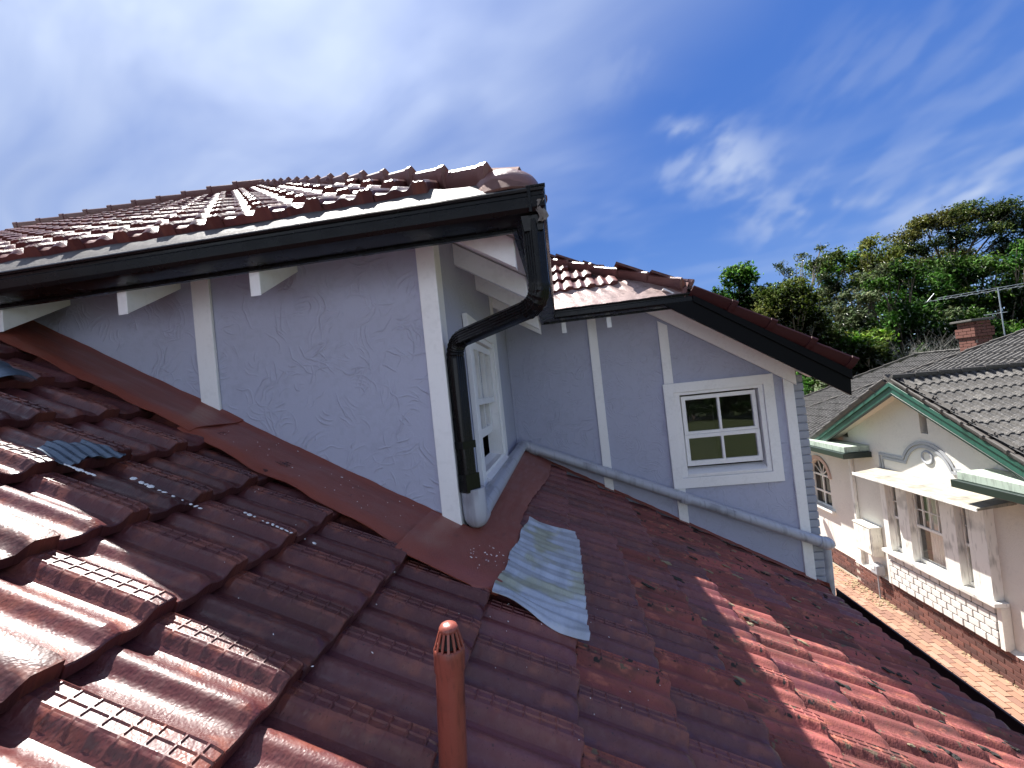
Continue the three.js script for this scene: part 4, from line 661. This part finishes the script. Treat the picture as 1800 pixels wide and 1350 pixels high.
// moulding on the gable: two parallel lines over a circle
{
  const line = o => { const pts = [[-10.04 - o, -2.44], [-10.04 - o, -2.215 + o]], c = [-8.90, -2.36], r = 0.53 + o, a0 = Math.asin((-2.215 + o - c[1]) / r); pts.push([c[0] - r * Math.cos(a0), -2.215 + o]); for (let i = 1; i < 18; i++) { const a = Math.PI - a0 - (Math.PI - 2 * a0) * i / 18; pts.push([c[0] + r * Math.cos(a), c[1] + r * Math.sin(a)]); } pts.push([c[0] + r * Math.cos(a0), -2.215 + o], [-7.74 + o, -2.215 + o], [-7.74 + o, -2.44]); return pts.map(([z, y]) => V(NX - 0.004, y, z)); };
  const deco = group(nb, 'gable_moulding');
  for (const o of [0, 0.075]) part(deco, 'raised_line', sweep(line(o), [[-0.018, -0.02], [0.018, -0.026], [0.018, 0.026], [-0.018, 0.02]], V(-1, 0, 0), 0.5), N.grey);
  const ring = new THREE.TorusGeometry(0.115, 0.022, 8, 28); ring.rotateY(Math.PI / 2); ring.translate(NX - 0.004, -2.03, -8.88); part(deco, 'ring', metricUV(ring), N.grey);
}
// window bay under its hood
const bay = group(nb, 'window_bay');
const hood = part(bay, 'hood', prismZ([[6.10, -2.555], [6.10, -2.515], [NX, -2.44], [NX, -2.50]], -10.16, -7.35, [], 0.004), N.slab); part(hood, 'hood_edge', box(6.082, 6.099, -2.565, -2.505, -10.17, -7.34, 0.003), N.white);
part(bay, 'sill', box(6.43, NX - 0.002, -4.215, -4.145, -10.08, -7.66, 0.01), N.white);
for (const [z0, z1] of [[-10.02, -9.88], [-9.585, -9.31], [-8.575, -8.285], [-8.06, -7.74]]) part(bay, 'pier', box(6.50, NX + 0.04, -4.143, -2.56, z0, z1, 0.006), N.white);
part(bay, 'lintel', box(6.54, NX + 0.04, -2.72, -2.57, -9.875, -8.065, 0.005), N.white);
for (const [z0, z1, cols, rows] of [[-9.88, -9.587, 2, 2], [-9.308, -8.578, 4, 2], [-8.283, -8.062, 2, 2]]) {
  const w = group(nb, 'window'); const mid = -3.42, x = 6.63, b = (a, c, d, e, o = 0) => box(x - 0.02 - o, x + 0.015 - o, a, c, d, e, 0.003);
  part(w, 'pane', box(x + 0.002, x + 0.005, -4.12, -2.73, z0 + 0.01, z1 - 0.01), M.glass);
  for (const g of [b(-4.135, -4.06, z0 + 0.002, z1 - 0.002), b(-2.78, -2.723, z0 + 0.002, z1 - 0.002), b(-4.06, -2.78, z0 + 0.002, z0 + 0.035), b(-4.06, -2.78, z1 - 0.035, z1 - 0.002), b(mid - 0.025, mid + 0.025, z0 + 0.035, z1 - 0.035, 0.012)]) part(w, 'sash_rail', g, N.white);
  for (let c = 1; c < cols; c++) { const z = lerp(z0 + 0.035, z1 - 0.035, c / cols); part(w, 'glazing_bar', b(mid + 0.026, -2.781, z - 0.009, z + 0.009), N.white); }
  part(w, 'glazing_bar', b(-3.10, -3.082, z0 + 0.036, z1 - 0.036, -0.004), N.white);
  part(w, 'curtain', sheet(60, 4, (u, v) => V(x + 0.10 + 0.018 * Math.sin(u * (z1 - z0) * 85), lerp(-2.74, -4.12, v), lerp(z0 + (z1 - z0 > 0.5 ? 0.16 : 0.1), z1 - 0.0, u)), 0.002), N.lace);
}
part(bay, 'room_interior', room(NX + 0.21, NX + 2.2, -4.4, -2.4, -10.4, -7.4, 'L'), M.room);
const panel = part(bay, 'block_panel', box(6.535, NX - 0.002, -4.90, -4.216, -10.02, -7.74), N.joint);
{ const R = rng(441); const bg = []; for (let k = 0; k < 5; k++) for (let j = -1; j < 12; j++) { const y = -4.885 + k * 0.133; let z0 = -10.0 + j * 0.205 + (k % 2) * 0.1, z1 = z0 + 0.19; z0 = Math.max(z0, -10.015); z1 = Math.min(z1, -7.745); if (z1 - z0 > 0.05) part(panel, 'block', box(6.500 + R() * 0.008, 6.537, y, y + 0.113, z0, z1 - 0.006, 0.005), N.block); } part(bay, 'panel_side', box(6.51, NX - 0.003, -4.90, -4.217, -7.738, -7.66, 0.004), N.render); part(bay, 'panel_side', box(6.51, NX - 0.003, -4.90, -4.217, -10.09, -10.022, 0.004), N.render); }
// brick plinth
{
  const R = rng(451), bm = [0, 1, 2, 3].map(i => mat([0.13, 0.10, 0.155, 0.08][i], [0.052, 0.040, 0.06, 0.035][i], [0.040, 0.031, 0.043, 0.028][i], 0.88, { map: rep(grainTex, 4) })), bg = new RoundedBoxGeometry(0.07, 0.074, 0.228, 1, 0.004), b = origin.get(nb);
  const run = (name, x, zA, zB, rows) => { const pl = part(nb, name, box(x + 0.012, x + 0.10, -GROUND, -GROUND + rows * 0.085 - 0.004, zA, zB), mat(0.42, 0.37, 0.30, 0.95)); for (let k = 0; k < rows; k++) for (let z = zA + 0.12 + (k % 2) * 0.12; z < zB - 0.06; z += 0.24) { const m = local(pl, 'brick', bg, bm[Math.floor(R() * 4)]); m.position.set(x + 0.036 - R() * 0.004 - b[0], 0.042 + k * 0.085, z - b[2]); } };
  run('plinth', 6.565, -11.25, -6.5, 6); run('set_back_plinth', 6.725, -14.6, -11.32, 5);
  part(nb, 'plinth_cap', prismZ([[6.565, -GROUND + 0.505], [6.648, -GROUND + 0.505], [6.648, -GROUND + 0.56]], -11.25, -6.5), N.render);
}
const ndp = part(nb, 'downpipe', box(6.57, NX - 0.003, -GROUND, -2.26, -11.09, -11.01, 0.012), N.white);
const meter = thing('meter_box', 'cream sheet-metal meter box hung on the neighbouring wall', 'meter box', [6.45, -4.46, -10.6]);
part(meter, 'case', box(6.42, 6.64, -4.45, -3.82, -10.9, -10.34, 0.01), N.box); part(meter, 'lid', box(6.40, 6.645, -3.83, -3.80, -10.92, -10.32, 0.006), N.box); part(meter, 'door', box(6.408, 6.419, -4.42, -3.86, -10.87, -10.37, 0.003), N.box);
const gas = thing('gas_meter', 'small grey gas meter above the brick plinth beside the meter box', 'gas meter', [6.48, -4.9, -10.4]);
part(gas, 'case', box(6.42, 6.60, -4.86, -4.62, -10.52, -10.28, 0.04), N.grey); part(gas, 'dial', box(6.412, 6.419, -4.74, -4.67, -10.45, -10.36, 0.003), N.white); part(gas, 'riser', pipe([V(6.52, -GROUND, -10.44), V(6.52, -4.86, -10.44)], 0.014), N.grey);
const basket = thing('hanging_basket', 'small wicker hanging basket by the arched window under the gutter', 'hanging basket', [6.35, -3.6, -13.35]);
{ const g = new THREE.LatheGeometry([[0.01, 0], [0.09, 0.02], [0.13, 0.09], [0.14, 0.12], [0.12, 0.11]].map(p => new THREE.Vector2(...p)), 14); g.translate(6.35, -3.6, -13.35); part(basket, 'bowl', metricUV(g), mat(0.3, 0.15, 0.08, 0.9)); for (const a of [0, 2.1, 4.2]) part(basket, 'chain', pipe([V(6.35 + 0.13 * Math.cos(a), -3.48, -13.35 + 0.13 * Math.sin(a)), V(6.35, -2.6, -13.35)], 0.006, 0, 5), N.grey); part(basket, 'hook', pipe([V(6.35, -2.6, -13.35), V(6.35, -2.24, -13.35)], 0.01, 0, 6), N.darkGutter); }
// chimney on the far slope
{
  const ch = group(nb, 'chimney'), bm = mat(0.15, 0.058, 0.043, 0.9, { map: rep(grainTex, 3) }), R = rng(461), bricks = [], X0 = 11.2, X1 = 11.6, Z0 = -13.4, Z1 = -12.9;
  part(ch, 'core', box(X0 + 0.02, X1 - 0.02, -1.0, 0.38, Z0 + 0.02, Z1 - 0.02), mat(0.28, 0.22, 0.18, 0.95));
  const ring = (y, o, gapped) => { const add = (a, b, c, d) => bricks.push(box(a, b, y, y + 0.072, c, d, 0.004)); const off = Math.round(y / 0.084) % 2 ? 0.12 : 0; for (let z = Z0 - o - off; z < Z1 + o; z += 0.236) { const a = Math.max(z, Z0 - o), b = Math.min(z + 0.226, Z1 + o); if (b - a > 0.03 && !(gapped && a > Z0 + 0.15 && b < Z1 - 0.12)) add(X0 - o - 0.003 * R(), X0 - o + 0.06, a, b); } for (let x = X0 - o - off + 0.06; x < X1 + o; x += 0.236) { const a = Math.max(x, X0 - o + 0.062), b = Math.min(x + 0.226, X1 + o); if (b - a > 0.03 && !(gapped && a > X0 + 0.1 && b < X1 - 0.05)) add(a, b, Z1 + o - 0.06, Z1 + o + 0.003 * R()); } };
  for (let k = 0; k < 17; k++) ring(-1.23 + k * 0.084, 0); for (let k = 17; k < 20; k++) ring(-1.23 + k * 0.084, 0.04); for (let k = 20; k < 22; k++) ring(-1.23 + k * 0.084, 0.0, true);
  const br = part(ch, 'bricks', join(bricks), bm); br.userData.kind = 'stuff';
  part(ch, 'pier', box(X1 - 0.1, X1, 0.38, 0.62, Z0, Z0 + 0.12), bm); part(ch, 'capping', box(X0 - 0.1, X1 + 0.06, 0.62, 0.675, Z0 - 0.1, Z1 + 0.06, 0.01), N.cap);
}
const aerial = thing('tv_antenna', 'grey television antenna on a thin mast beside the brick chimney', 'antenna', [11.66, -0.1, -12.55]);
{
  const am = mat(0.42, 0.45, 0.48, 0.4, { metalness: 0.6 }), P = V(11.60, 1.34, -12.6); part(aerial, 'mast', pipe([V(11.58, -0.35, -12.55), V(11.60, 1.40, -12.6)], 0.013, 0, 8), am);
  const dir = V(1, 0.03, 0.35).normalize(); part(aerial, 'boom', pipe([P.clone().addScaledVector(dir, -1.45), P.clone().addScaledVector(dir, 1.1)], 0.007, 0, 6), am); part(aerial, 'boom', pipe([P.clone().addScaledVector(dir, -1.2).add(V(0, 0.05, 0)), P.clone().addScaledVector(dir, 1.1).add(V(0, 0.07, 0))], 0.006, 0, 6), am);
  for (let k = 0; k < 12; k++) { const c = P.clone().addScaledVector(dir, -1.4 + k * 0.21), L = 0.16 + 0.012 * k, e = V(-0.35, 0.10, 1).normalize(); part(aerial, 'element', pipe([c.clone().addScaledVector(e, -L), c.clone().addScaledVector(e, L)], 0.0035, 0, 5), am); }
  part(aerial, 'element', pipe([P.clone().addScaledVector(dir, -1.42), P.clone().addScaledVector(dir, -1.25).add(V(0, 0.2, 0))], 0.004, 0, 5), am);
  part(aerial, 'stay', pipe([V(11.2, 0.72, -12.6), V(11.72, 0.74, -12.57)], 0.008, 0, 5), am);
}

// ---------------------------------------------------------------- trees
const barkM = mat(0.13, 0.10, 0.08, 0.95, { map: rep(grainTex, 1) }), paleBark = mat(0.30, 0.26, 0.22, 0.9, { map: rep(grainTex, 1) });
const leafM = new THREE.MeshPhysicalMaterial({ color: 0xffffff, vertexColors: true, roughness: 0.7, transmission: 0.55, thickness: 0, side: THREE.DoubleSide });
function tree({ name = 'tree', label, at, clumps, leaf = 0.2, per = 260, cols, seed, bark = barkM, trunk = 0.22, flat = 0.8, fork = 0.45, group: grp, bare = 0 }) {
  const R = rng(seed), base = [at[0], -GROUND, at[1]], t = thing(name, label, name === 'shrub' ? 'shrub' : 'tree', base, grp);
  const gauss = () => (R() + R() + R() - 1.5) * 1.15;
  const cx = clumps.reduce((s, c) => s + c[0], 0) / clumps.length, cz = clumps.reduce((s, c) => s + c[2], 0) / clumps.length, cy = clumps.reduce((s, c) => s + c[1], 0) / clumps.length;
  const wood = [], forkP = V(lerp(at[0], cx, 0.6), lerp(-GROUND, cy, fork), lerp(at[1], cz, 0.6));
  const limb = (a, b, r0, r1, bend = 0.15) => { const d = a.distanceTo(b), m = a.clone().lerp(b, 0.5).add(V((R() - 0.5) * d * bend, d * 0.06, (R() - 0.5) * d * bend)); const pts = []; for (let i = 0; i <= 6; i++) { const u = i / 6; pts.push(V().addScaledVector(a, (1 - u) ** 2).addScaledVector(m, 2 * u * (1 - u)).addScaledVector(b, u * u)); } wood.push(sweep(pts, circle(1, 6), null, 1.2, u => lerp(r0, r1, u))); return pts; };
  limb(V(...base), forkP, trunk, trunk * 0.7, 0.08);
  const pos = [], nor = [], col = [], uvs = [], p = V(), q = V(), n = V(), s = V(), b = V();
  for (const [x, y, z, r] of clumps) {
    const c = V(x, y, z); const pts = limb(forkP.clone().lerp(c, 0.02), c, trunk * 0.3, 0.015);
    for (let k = 0; k < 3; k++) limb(pts[3 + Math.floor(R() * 3)], c.clone().add(V(gauss() * r * 0.9, gauss() * r * 0.6, gauss() * r * 0.9)), 0.035, 0.008, 0.3);
    const tone = 0.75 + 0.5 * R(), cc = cols[Math.floor(R() * cols.length)], cnt = Math.round(1.8 * per * r * r * (1 - bare));
    const subs = Array.from({ length: 9 }, () => { const a = R() * 6.283, e = Math.acos(2 * R() - 1), m = 0.35 + 0.6 * R(); return V(Math.cos(a) * Math.sin(e) * m * r, Math.cos(e) * m * r * flat, Math.sin(a) * Math.sin(e) * m * r); });
    for (let i = 0; i < cnt; i++) {
      const sc = subs[Math.floor(R() * 9)], sr = r * 0.42; p.set(c.x + sc.x + gauss() * sr, c.y + sc.y + gauss() * sr * flat, c.z + sc.z + gauss() * sr);
      n.set(R() - 0.5, R() - 0.42, R() - 0.5).normalize(); s.set(R() - 0.5, R() - 0.5, R() - 0.5).cross(n).normalize(); b.crossVectors(n, s);
      const L = leaf * (0.6 + 0.8 * R()), Wd = L * (0.36 + 0.2 * R()); const A = p.clone().addScaledVector(s, -L / 2), C = p.clone().addScaledVector(s, L / 2).addScaledVector(n, -L * 0.12), B = p.clone().addScaledVector(b, Wd / 2), D = p.clone().addScaledVector(b, -Wd / 2);
      const k = 3.5 * tone * (0.55 + 0.9 * R()), cr = cc[0] * k * (0.9 + 0.25 * R()), cg = cc[1] * k, cb = cc[2] * k;
      for (const v of [A, B, C, A, C, D]) { pos.push(v.x, v.y, v.z); nor.push(n.x, n.y, n.z); col.push(cr, cg, cb); uvs.push(0, 0); }
    }
  }
  part(t, 'trunk', join(wood), bark);
  if (pos.length) { const g = new THREE.BufferGeometry(); g.setAttribute('position', new THREE.Float32BufferAttribute(pos, 3)); g.setAttribute('normal', new THREE.Float32BufferAttribute(nor, 3)); g.setAttribute('color', new THREE.Float32BufferAttribute(col, 3)); g.setAttribute('uv', new THREE.Float32BufferAttribute(uvs, 2)); part(t, 'crown', g, leafM); }
  return t;
}
function cloud(seed, n, x0, x1, y0, y1, z0, z1, r0, r1, shape) { const R = rng(seed), out = []; let guard = 0; while (out.length < n && guard++ < n * 40) { const u = R(), v = R(); if (shape && !shape(u, v)) continue; out.push([lerp(x0, x1, u), lerp(y0, y1, v), lerp(z0, z1, R()), lerp(r0, r1, R())]); } return out; }
const dome = (u, v) => Math.hypot((u - 0.5) * 2, Math.max(0, v - 0.35) / 0.65) < 1;
const G1 = [[0.055, 0.115, 0.032], [0.045, 0.095, 0.03], [0.075, 0.135, 0.04]], GO = [[0.105, 0.135, 0.045], [0.085, 0.118, 0.04], [0.12, 0.14, 0.05]], GP = [[0.082, 0.112, 0.042], [0.105, 0.115, 0.046], [0.07, 0.098, 0.036]], GL = [[0.085, 0.145, 0.04], [0.11, 0.165, 0.045], [0.07, 0.12, 0.04]], GS = [[0.10, 0.125, 0.075], [0.12, 0.145, 0.095], [0.08, 0.105, 0.06]];
tree({ label: 'rounded dark green tree just beyond the end of the red gable roof', at: [12.4, -30], clumps: cloud(501, 26, 10.4, 14.2, 2.4, 6.1, -31.5, -28.5, 0.7, 1.0, dome), leaf: 0.26, per: 420, cols: G1, seed: 601 });
tree({ label: 'olive green bushy tree beside the rounded dark tree, behind the red gable roof', at: [13.6, -26], clumps: cloud(502, 34, 10.6, 16.0, -1.2, 4.0, -27, -25, 0.7, 1.05, dome), leaf: 0.2, per: 420, cols: GO, seed: 602 });
tree({ label: 'thin open-crowned gum tree with bare branches showing against the sky', at: [17.6, -33], clumps: [[16.6, 7.1, -33, 0.55], [17.2, 6.5, -33, 0.6], [18.2, 7.6, -33, 0.5], [18.9, 6.9, -32.6, 0.6], [17.0, 5.5, -33, 0.6], [18.2, 5.9, -33.4, 0.6], [19.6, 8.1, -33.2, 0.5], [19.3, 6.0, -33, 0.7], [17.3, 4.2, -33, 1.0], [18.6, 4.6, -33, 1.1], [16.4, 4.4, -33.4, 0.9], [17.6, 2.2, -33, 1.2], [19.4, 3.6, -33, 1.1], [15.6, 3.2, -33.2, 1.0], [19.9, 5.2, -33.4, 0.9], [18.0, 3.0, -33, 0.9], [16.6, 3.2, -33, 0.7]], leaf: 0.18, per: 300, cols: GS, seed: 603, bark: paleBark, trunk: 0.16, flat: 0.6, fork: 0.7 });
tree({ label: 'broad yellow-green tree, tallest in the middle of the wooded backdrop', at: [21.8, -34], clumps: cloud(504, 44, 18.6, 26.2, 0.0, 8.0, -36, -32, 0.8, 1.25, dome), leaf: 0.24, per: 330, cols: GO.concat(GL), seed: 604 });
tree({ label: 'silvery green leafy tree in front of the broad yellow-green one', at: [21.0, -28], clumps: cloud(505, 44, 16.6, 24.0, -2.5, 4.9, -29.5, -27, 0.75, 1.15, dome), leaf: 0.24, per: 360, cols: GS.concat(G1), seed: 605 });
tree({ label: 'tall flat-topped pine with layered crown, highest of the trees', at: [29.2, -35], clumps: [[25.4, 7.6, -35, 1.2], [26.6, 8.3, -35.4, 1.3], [27.9, 8.9, -35, 1.3], [29.4, 9.4, -35, 1.4], [30.8, 9.7, -35.4, 1.4], [32.2, 9.4, -35, 1.5], [33.8, 9.2, -35, 1.5], [27.0, 7.3, -34.2, 1.1], [29.0, 7.7, -34.2, 1.2], [31.0, 8.0, -34.2, 1.2], [33.0, 7.8, -34, 1.4], [26.2, 6.1, -35.6, 1.0], [34.6, 7.0, -34, 1.5], [32.2, 6.4, -34, 1.2], [24.4, 6.6, -35.4, 0.9], [28.4, 9.6, -35.8, 1.0], [31.6, 10.2, -36, 1.0], [25.0, 5.2, -35, 1.2], [27.2, 5.6, -35, 1.3], [29.6, 6.0, -35, 1.4], [31.4, 5.6, -35.4, 1.3], [33.6, 5.4, -35, 1.4], [30.4, 6.9, -35.8, 1.1], [28.2, 6.8, -36, 1.1]], leaf: 0.2, per: 460, cols: GP, seed: 606, flat: 0.55, fork: 0.78, trunk: 0.4 });
tree({ label: 'dense mid-green tree filling the space under the tall pine', at: [28.0, -31], clumps: cloud(507, 40, 23.6, 32.6, -0.5, 5.6, -32.5, -29.5, 0.9, 1.35, dome), leaf: 0.25, per: 330, cols: G1.concat(GL), seed: 607 });
tree({ label: 'mid-green tree behind the television antenna at the wood edge', at: [32.5, -30.5], clumps: cloud(508, 26, 29.5, 35.5, -1, 6.2, -32, -29, 0.9, 1.3, dome), leaf: 0.24, per: 330, cols: GL.concat(GO), seed: 608 });
tree({ name: 'shrub', label: 'bright green shrub low behind the red verge tiles', at: [15.6, -25], clumps: cloud(509, 18, 13.6, 17.4, -2.0, 1.5, -26, -24, 0.6, 0.9, dome), leaf: 0.22, per: 420, cols: [[0.10, 0.185, 0.045], [0.085, 0.16, 0.04], [0.13, 0.19, 0.05]], seed: 609, trunk: 0.1 });
tree({ name: 'shrub', label: 'dark green shrub low behind the grey tiled roof and chimney', at: [22.6, -25], clumps: cloud(510, 20, 19.6, 25, -1.6, 1.5, -26, -24, 0.65, 0.95, dome), leaf: 0.2, per: 420, cols: G1, seed: 610, trunk: 0.1 });
tree({ name: 'shrub', label: 'yellow-green shrub beside the grey bare shrub', at: [16.2, -23.5], clumps: cloud(511, 18, 13.8, 17.6, -3.0, 0.2, -24.5, -22.8, 0.6, 0.9, dome), leaf: 0.19, per: 420, cols: GO, seed: 611, trunk: 0.1 });
tree({ name: 'shrub', label: 'dark shrub seen under the black barge board end', at: [11.0, -20.5], clumps: cloud(512, 18, 8.4, 13.6, -3.4, -0.9, -22, -20, 0.6, 0.9, dome), leaf: 0.18, per: 420, cols: G1, seed: 612, trunk: 0.1 });
{ // grey leafless shrub
  const R = rng(613), t = thing('shrub', 'grey leafless twiggy shrub behind the ridge of the grey tiled roof', 'shrub', [17.9, -GROUND, -22.6]); const limbs = [], twigs = [], gm = mat(0.20, 0.195, 0.18, 0.9);
  const grow = (a, d, len, r, lvl) => { const m = a.clone().addScaledVector(d, len * 0.5).add(V((R() - 0.5) * len * 0.2, 0, (R() - 0.5) * len * 0.2)), b = a.clone().addScaledVector(d, len); (lvl < 2 ? limbs : twigs).push(sweep([a, m, b], circle(1, lvl < 2 ? 5 : 3), null, 1.2, u => lerp(r, r * 0.55, u))); if (lvl < 4) for (let k = 0; k < (lvl < 2 ? 5 : 4); k++) grow(lvl ? a.clone().lerp(b, 0.35 + 0.65 * R()) : b, d.clone().add(V((R() - 0.5) * 1.5, (R() - 0.35) * 0.8, (R() - 0.5) * 1.5)).normalize(), len * (0.5 + 0.25 * R()), r * 0.5, lvl + 1); };
  for (let k = 0; k < 7; k++) grow(V(17.9 + (R() - 0.5) * 1.2, -GROUND, -22.6 + (R() - 0.5) * 0.6), V((R() - 0.5) * 1.1, 1, (R() - 0.5) * 0.6).normalize(), 2.35 + R() * 0.6, 0.05, 0);
  part(t, 'stems', join(limbs), gm); part(t, 'twigs', join(twigs), gm);
}
// unseen pale blue house behind the camera, placed to bounce sun onto shaded walls
{
  const b = thing('unseen_rear_house', 'unseen pale blue two-storey house with white sash windows behind the camera, lighting the shaded walls', 'house', [-6, -GROUND, 5.2]);
  const zs = 5.2, paint = mat(0.60, 0.68, 0.82, 0.8, { map: rep(grainTex, 0.6) }), wall = part(b, 'wall', prismZ([[-17, -GROUND], [2.75, -GROUND], [2.75, 4.0], [-17, 4.0]], zs, zs + 0.25, [-15, -12, -9, -6, -3, 1.2].map(x => [[x, -1.6], [x + 1.2, -1.6], [x + 1.2, 0.4], [x, 0.4]])), paint);  // blue of these out-of-view walls cools the light they throw on the dormer
  part(b, 'side_wall', box(2.5, 2.75, -GROUND, 4.0, zs + 0.251, zs + 7), paint); part(b, 'back_wall', box(-17, 2.75, -GROUND, 4.0, zs + 7.002, zs + 7.2), paint);
  const rf = part(b, 'roof', slab([V(-17.5, 4.02, zs - 0.5), V(3.2, 4.02, zs - 0.5), V(3.2, 6.4, zs + 3.5), V(-17.5, 6.4, zs + 3.5)], 0.15), N.tile[0]); part(rf, 'rear_slope', slab([V(-17.5, 6.4, zs + 3.51), V(3.2, 6.4, zs + 3.51), V(3.2, 4.02, zs + 7.6), V(-17.5, 4.02, zs + 7.6)], 0.15), N.tile[0]);
  for (const x of [-15, -12, -9, -6, -3, 1.2]) { const w = group(b, 'window'); part(w, 'pane', box(x, x + 1.2, -1.6, 0.4, zs + 0.1, zs + 0.11), phys(0.02, 0.022, 0.025, 0.05)); for (const f of [[x, x + 0.08, -1.6, 0.4], [x + 1.12, x + 1.2, -1.6, 0.4], [x + 0.58, x + 0.62, -1.6, 0.4], [x, x + 1.2, -0.64, -0.56], [x, x + 1.2, -1.6, -1.5], [x, x + 1.2, 0.32, 0.4]]) part(w, 'sash_bar', box(...f, zs + 0.05 + 0.01 * (f[1] - f[0] > 1 ? 1 : 0), zs + 0.09), N.white); part(w, 'sill', box(x - 0.08, x + 1.28, -1.7, -1.61, zs - 0.08, zs - 0.001), N.white); }
}
// garden trees behind the photographer, mirrored in the square window
for (const [x, z, s] of [[9, 40, 1], [15, 43, 2], [21, 40, 3]]) tree({ label: `dark garden tree on the lawn behind the roof, ${['left', 'middle', 'right'][s - 1]} of three`, at: [x, z], clumps: cloud(520 + s, 22, x - 3.4, x + 3.4, -4.4, 3, z - 2, z + 2, 1.2, 1.6, dome), leaf: 0.5, per: 90, cols: G1, seed: 620 + s });

renderer.render(scene, camera);
